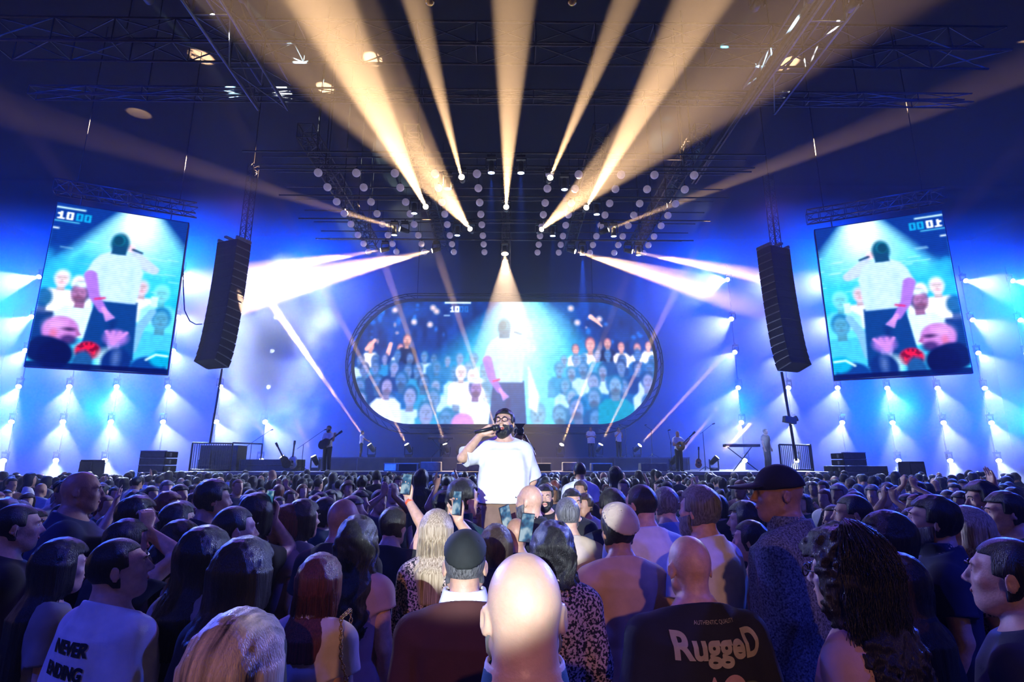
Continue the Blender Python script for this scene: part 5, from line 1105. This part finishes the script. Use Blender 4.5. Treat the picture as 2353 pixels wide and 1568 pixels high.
pw=P(2288,1128,4.40); fa=S(2250,4.4); lw=local_of(2258,1112,4.4,fa,pw); el,wr=ik(.166,1,lw,(1,0,-.5))
figure('curly haired person in the right crowd waving an open hand',2255,1108,4.4,fa,Body(arms={'R':(el,wr,(0,.1,1),(0,1,0),.1)}),'skin',('thick','hair_black'),('black',{}),h=.010)
figure('grey haired man in a blue grey top behind the man in peach',1530,1119,4.3,.2,Body(),'skin',('short','hair_grey'),('sky',{}),h=.012)
figure('man in a pale shirt rising above the heads near the stage, right of the singer',1332,1060,8.5,.1,Body(),'skin_tan',('buzz','hair_black'),('white',dict(collar=True)),h=.013)
figure('woman with long dark hair rising above the heads near the stage, right of centre',1414,1072,8.8,.1,Body('f',.95),'skin_tan',('long','hair_black'),('grey',dict(sleeve=0,strap=True)),h=.013)
figure('dark haired woman rising above the heads near the stage, left of centre',968,1078,8.4,.1,Body('f',.95),'skin_tan',('long','hair_black'),('black',{}),h=.013)

# ---------------------------------------------------------------- the band
def bandman(px,pyt,pyf,d,label,face,body,top,pants,hair=('short','hair_black'),skin='skin_tan',zb=None):
    p=P(px,pyt,d); z0=zb; k=(p.z-z0)/1.765; return figure(label,px,pyt,d,face,body,skin,hair,top,pants,h=.011,scale=k,fine=False)
gb=Body(arms={'R':((.24,.02,1.13),(.10,.24,1.10),(-.9,.1,-.2),(0,-1,0),.8),'L':((-.30,.12,1.17),(-.42,.24,1.36),(-.1,.0,1),(0,-1,0),.9)})
o,b=bandman(757,978,1083,21,'bearded guitarist in a white t-shirt on the left of the stage',PI-.3,gb,('white',{}),'black',(('short','hair_black'),('beard','hair_black')),zb=DZ)
guitar('guitar',wpt(o,(.02,.22,1.05)),(0,-1.0,PI-.3),'dark guitar slung on the guitarist at the left of the stage','dark')
bb=Body(arms={'R':((.2,.2,1.2),(.15,.4,1.1),(0,1,-.2)),'L':((-.2,.2,1.2),(-.15,.4,1.1),(0,1,-.2))},lean=.02)
o,b=bandman(832,990,1058,26.5,'band member in a white t-shirt bending forward at the left end of the riser',-1.3,bb,('white',{}),'black',zb=RZ)
o.rotation_euler=(-.0,0,-1.3)
o,b=bandman(1018,990,1058,26.8,'keyboard player in a grey top behind the stage keyboard left of the drum',PI,Body(arms={'R':((.24,.08,1.15),(.2,.32,1.02),(0,1,0)),'L':((-.24,.08,1.15),(-.2,.32,1.02),(0,1,0))}),('grey',{}),'black',zb=RZ)
o,b=bandman(1357,980,1058,26.3,'band member in a white tunic holding hands together, left of two singers on the riser',PI,Body(arms={'R':((.25,.03,1.14),(.06,.22,1.18),(-1,.1,.2)),'L':((-.25,.03,1.14),(-.06,.22,1.18),(1,.1,.2))}),('white',dict(hem=.8)),'navy',zb=RZ)
o,b=bandman(1420,982,1058,26.3,'band member in a white t-shirt singing into a microphone on the riser, right one',PI+.4,Body(arms={'R':((.26,.1,1.2),(.1,.24,1.42),(-.4,.3,.8)),'L':((-.22,.1,1.16),(-.1,.25,1.36),(.4,.3,.8))}),('white',{}),'black',zb=RZ)
o,b=bandman(1556,990,1086,21,'bald band member in a white t-shirt holding a banjo on the right of the stage',PI+.25,gb,('white',{}),'black',None,zb=DZ)
e=empty('banjo',wpt(o,(.02,.22,1.08)),PI+.25); e.rotation_euler=(0,-.9,PI+.25); tag(e,'round bodied banjo held by the bald band member on the right','banjo')
MB().tube((0,-.035,0),(0,.035,0),.17,28).build('body','brass',e,True); MB().tube((0,-.037,0),(0,-.035,0),.155,28).build('drum_head','white',e); MB().box((-.02,-.04,.17),(.02,-.02,.75)).box((-.035,-.045,.75),(.035,-.02,.88)).build('neck','dark',e)
o,b=bandman(1757,985,1060,24,'dim figure behind the smoke at the right hand keyboard',PI+.5,Body(),('black',{}),'black',zb=DZ)
cb=Body(arms={'R':((.26,.1,1.25),(.14,.26,1.52),(-.4,.1,.8)),'L':((-.24,.1,1.25),(-.08,.26,1.50),(.4,.1,.8))})
o,b=bandman(1192,978,1075,12.5,'camera operator in black behind the singer, right shoulder side',PI+.2,cb,('black',{}),'black',zb=.62)
e=empty('video_camera',wpt(o,(.03,.22,1.62)),PI); tag(e,'small video camera held up by the operator behind the singer','camera'); MB().box((-.07,-.08,-.06),(.07,.1,.07)).build('camera_body','dark',e,bevel=.01); MB().tube((0,.1,0),(0,.2,0),.05,14,.06).build('camera_lens','dark',e,True); MB().prism([(-.03,.07),(.03,.07),(.12,.2),(-.12,.2)],-.05,.05).build('hood','dark',e)
MB().box((-.4,-.3,0),(.4,.3,.62)).build('crate','deck').location=(o.location.x,12.5,0); tag(bpy.data.objects['crate'],'dark box the camera operator stands on','box')

# ---------------------------------------------------------------- the crowd
taken=[(x.location.x,x.location.y) for x in COL.objects if x.get('category')=='person' and x.location.z<.5]
A0={}; raise2={'R':(*ik(.16,1,(.06,.22,1.72),(1,0,-.5)),(0,.1,1),(-.3,-1,0),.5),'L':(*ik(.16,-1,(-.06,.22,1.70),(-1,0,-.5)),(0,.1,1),(.3,-1,0),.5)}
one={'R':(*ik(.16,1,(.20,.10,1.86),(1,0,-.3)),(0,.1,1),(0,1,0),.15)}; clap={'R':((.23,.08,1.16),(.05,.28,1.30),(-.3,.3,.8),(-1,0,0),.2),'L':((-.23,.08,1.16),(-.05,.28,1.30),(.3,.3,.8),(1,0,0),.2)}
KIND=[('short haired man',Body(pitch=.05),('short','hair_black'),{},'m'),('bald man',Body(bw=1.08,pitch=.04),None,{},'m'),('man with thick hair',Body(pitch=.05),('thick','hair_black'),{},'m'),('man with a kippah',Body(),(('buzz','hair_black'),('kippah','kippah_black')),{},'m'),
 ('broad man with cropped hair',Body(bw=1.18,belly=.04),('buzz','hair_black'),{},'m'),('long haired woman',Body('f',.95),('long','hair_black'),{},'f'),('wavy haired woman',Body('f',.95,pitch=.05),('wavy','hair_black'),{},'f'),('woman with a ponytail',Body('f',.95),('tail','hair_black'),{},'f'),
 ('woman with a hair bun',Body('f',.95),('bun','hair_black'),{},'f'),('woman with a bob',Body('f',.95),('bob','hair_black'),{},'f'),('person filming with both arms up',Body(arms=raise2),('short','hair_black'),{},'m'),('woman raising one arm',Body('f',.95,arms=one),('long','hair_black'),{},'f'),('clapping man',Body(arms=clap),('short','hair_black'),{},'m')]
protos=[]
for nm,bd,hr,kw,sx in KIND:
    o,b=figure('x',1160,1100,6,0,bd,'skin_tan',hr,('black',kw),'navy',h=.017,hh=.014,fine=False,scale=1.0); protos.append(o)
    for c in [o]+list(o.children):
        for sl in c.material_slots: m_=sl.material; sl.link='OBJECT'; sl.material=m_
pused=[False]*len(protos)
def crowdie(i,x,y,face,k):
    if pused[i]: o=protos[i].copy(); COL.objects.link(o); ch=[]
    else: o=protos[i]; pused[i]=True
    if o is not protos[i]:
        for c in protos[i].children:
            d=c.copy(); COL.objects.link(d); d.parent=o
    o.location=(x,y,0); o.scale=(k,k,k); o.rotation_euler=(0,0,face); return o
def sector(x,y):
    a=math.degrees(math.atan2(x,y)); 
    return 'far left' if a<-33 else 'left side' if a<-18 else 'left of the singer' if a<-3 else 'behind the singer' if a<4 else 'right of the singer' if a<18 else 'right side' if a<33 else 'far right'
def band(y): return 'near rows' if y<4.2 else 'near middle rows' if y<5.6 else 'middle rows' if y<7.2 else 'far middle rows' if y<9 else 'far rows'
TOPC=[('black','black'),('navy','navy'),('grey','grey'),('white','white'),('olive','olive'),('plum','plum'),('sky','light blue'),('maroon','maroon'),('green','dark green'),('beige','beige')]
rc=random.Random(21); spots=[]; y=3.5
while y<11.4:
    step=.60+.022*(y-3)*2; x=-(1.02*y+.6)+rc.random()*step
    while x<1.02*y+.6:
        xx=x+rc.uniform(-.13,.13); yy=y+rc.uniform(-.14,.14); x+=step
        if (abs(xx-SING.x)<.95 and 4.0<yy<5.7): continue
        if abs(xx-.1)<1.0+.02*yy and yy<3.6: continue
        if any((xx-a)**2+(yy-b_)**2<.47**2 for a,b_ in taken): continue
        spots.append((xx,yy))
    y+=step*.86
rc.shuffle(spots)
spots.sort(key=lambda s:s[1])
N_IND=238; used=set(); far=spots[N_IND:]
for n_,(x,y) in enumerate(spots[:N_IND]):
    face=math.atan2(-(SING.x-x),4.8-y) if y<8 else (rc.uniform(-.4,.4) if rc.random()<.55 else math.atan2(-(SING.x-x),4.8-y))
    face+=rc.uniform(-.25,.25)
    for _ in range(60):
        w=rc.choices(range(13),[20,7,9,5,9,16,9,7,5,6,3,1.5,2])[0]; tc,tw=rc.choices(TOPC,[30,14,9,7,7,6,4,6,6,5])[0]
        L=f'{KIND[w][0]}, {tw} top, {band(y)}, {sector(x,y)}'
        if L not in used: break
    used.add(L); k=rc.gauss(.99 if KIND[w][4]=='m' else .93,.028); k=min(max(k,.90),1.06)
    if abs(x)<.9 and y<5: k=min(k,.94)
    o=crowdie(w,x,y,face,k); tag(o,L,'person','people of the standing crowd')
    hm=rc.choice(['hair_black','hair_black','hair_black','hair_brown','hair_brown','hair_grey','hair_red']); sk=rc.choice(['skin_tan','skin_tan','skin','skin_dark'])
    for c in [o]+list(o.children):
        b0=c.name.split('.')[0]
        c.material_slots[0].link='OBJECT'
        if b0=='person': c.material_slots[0].material=M[sk]
        elif b0=='hair': c.material_slots[0].material=M[hm]
        elif b0 in('t_shirt','shirt'): c.material_slots[0].material=M[tc]
for i,u in enumerate(pused):
    if not u:
        for c in list(protos[i].children): bpy.data.objects.remove(c)
        bpy.data.objects.remove(protos[i])
# everybody further back, one mass of small heads and shoulders
fm=[]
for bd,hr,sk in ((Body(),'short',0),(Body(bw=1.1),None,0),(Body('f',.95),'long',1),(Body(),'thick',0),(Body('f',.95),'wavy',0),(Body(arms=one),'short',0)):
    bd.hands=False; lo,hi=bd.bounds(); parts=[(skin_surface(bd.body,lo,hi,.036,'f'),0),(skin_surface(lambda p:bd.top(p,fold=0),(lo[0],lo[1],.85),(hi[0],hi[1],1.9),.036,'f'),1)]
    if hr: parts.append((skin_surface(lambda p:bd.hair(p,hr),(-.2,-.25,1.2),(.2,.2,1.85),.024,'f'),2))
    V=[];Fa=[];mi=[];n0=0
    for me,mt in parts:
        v=np.empty(len(me.vertices)*3,np.float32); me.vertices.foreach_get('co',v); f=np.empty(len(me.loops),np.int32); me.loops.foreach_get('vertex_index',f); f=f.reshape(-1,4)
        V.append(v.reshape(-1,3)); Fa.append(f+n0); mi.append(np.full(len(f),mt)); n0+=len(v)//3; bpy.data.meshes.remove(me)
    fm.append((np.concatenate(V),np.concatenate(Fa),np.concatenate(mi)))
y=11.6
while y<19.0:
    x=-min(20,(1.02*y+.6))+rc.random()*.7
    while x<min(20,1.02*y+.6):
        xx,yy=x+rc.uniform(-.15,.15),y+rc.uniform(-.15,.15); x+=.72
        if abs(xx-SING.x-.3)<.5 and abs(yy-12.5)<.5: continue
        if abs(xx)>11.5 and yy>18.2: continue
        if yy<18.95: far.append((xx,yy))
    y+=.66
V=[];Fa=[];mi=[];n0=0
for x,y in far:
    v,f,m_=fm[rc.choices(range(6),[6,2,4,3,3,.4])[0]]; k=rc.gauss(.97,.035); a=rc.uniform(-.7,.7); c_,s_=math.cos(a),math.sin(a)
    w=np.stack([(v[:,0]*c_-v[:,1]*s_)*k+x,(v[:,0]*s_+v[:,1]*c_)*k+y,v[:,2]*k],1); V.append(w); Fa.append(f+n0); mi.append(np.where(m_==1,1+rc.choice([0,0,1,2,3]),np.where(m_==2,5,0))); n0+=len(w)
V=np.concatenate(V).astype(np.float32); Fa=np.concatenate(Fa).astype(np.int32); mi=np.concatenate(mi).astype(np.int32)
me=bpy.data.meshes.new('crowd'); me.vertices.add(len(V)); me.vertices.foreach_set('co',V.ravel()); me.loops.add(len(Fa)*4); me.loops.foreach_set('vertex_index',Fa.ravel()); me.polygons.add(len(Fa)); me.polygons.foreach_set('loop_start',np.arange(len(Fa),dtype=np.int32)*4)
for m_ in ('skin_tan','black','navy','grey','white','hair_black'): me.materials.append(M[m_])
me.update(calc_edges=True); me.polygons.foreach_set('material_index',mi); me.polygons.foreach_set('use_smooth',np.ones(len(Fa),bool))
tag(link('crowd',me),'dense far part of the crowd before the stage','crowd',kind='stuff')
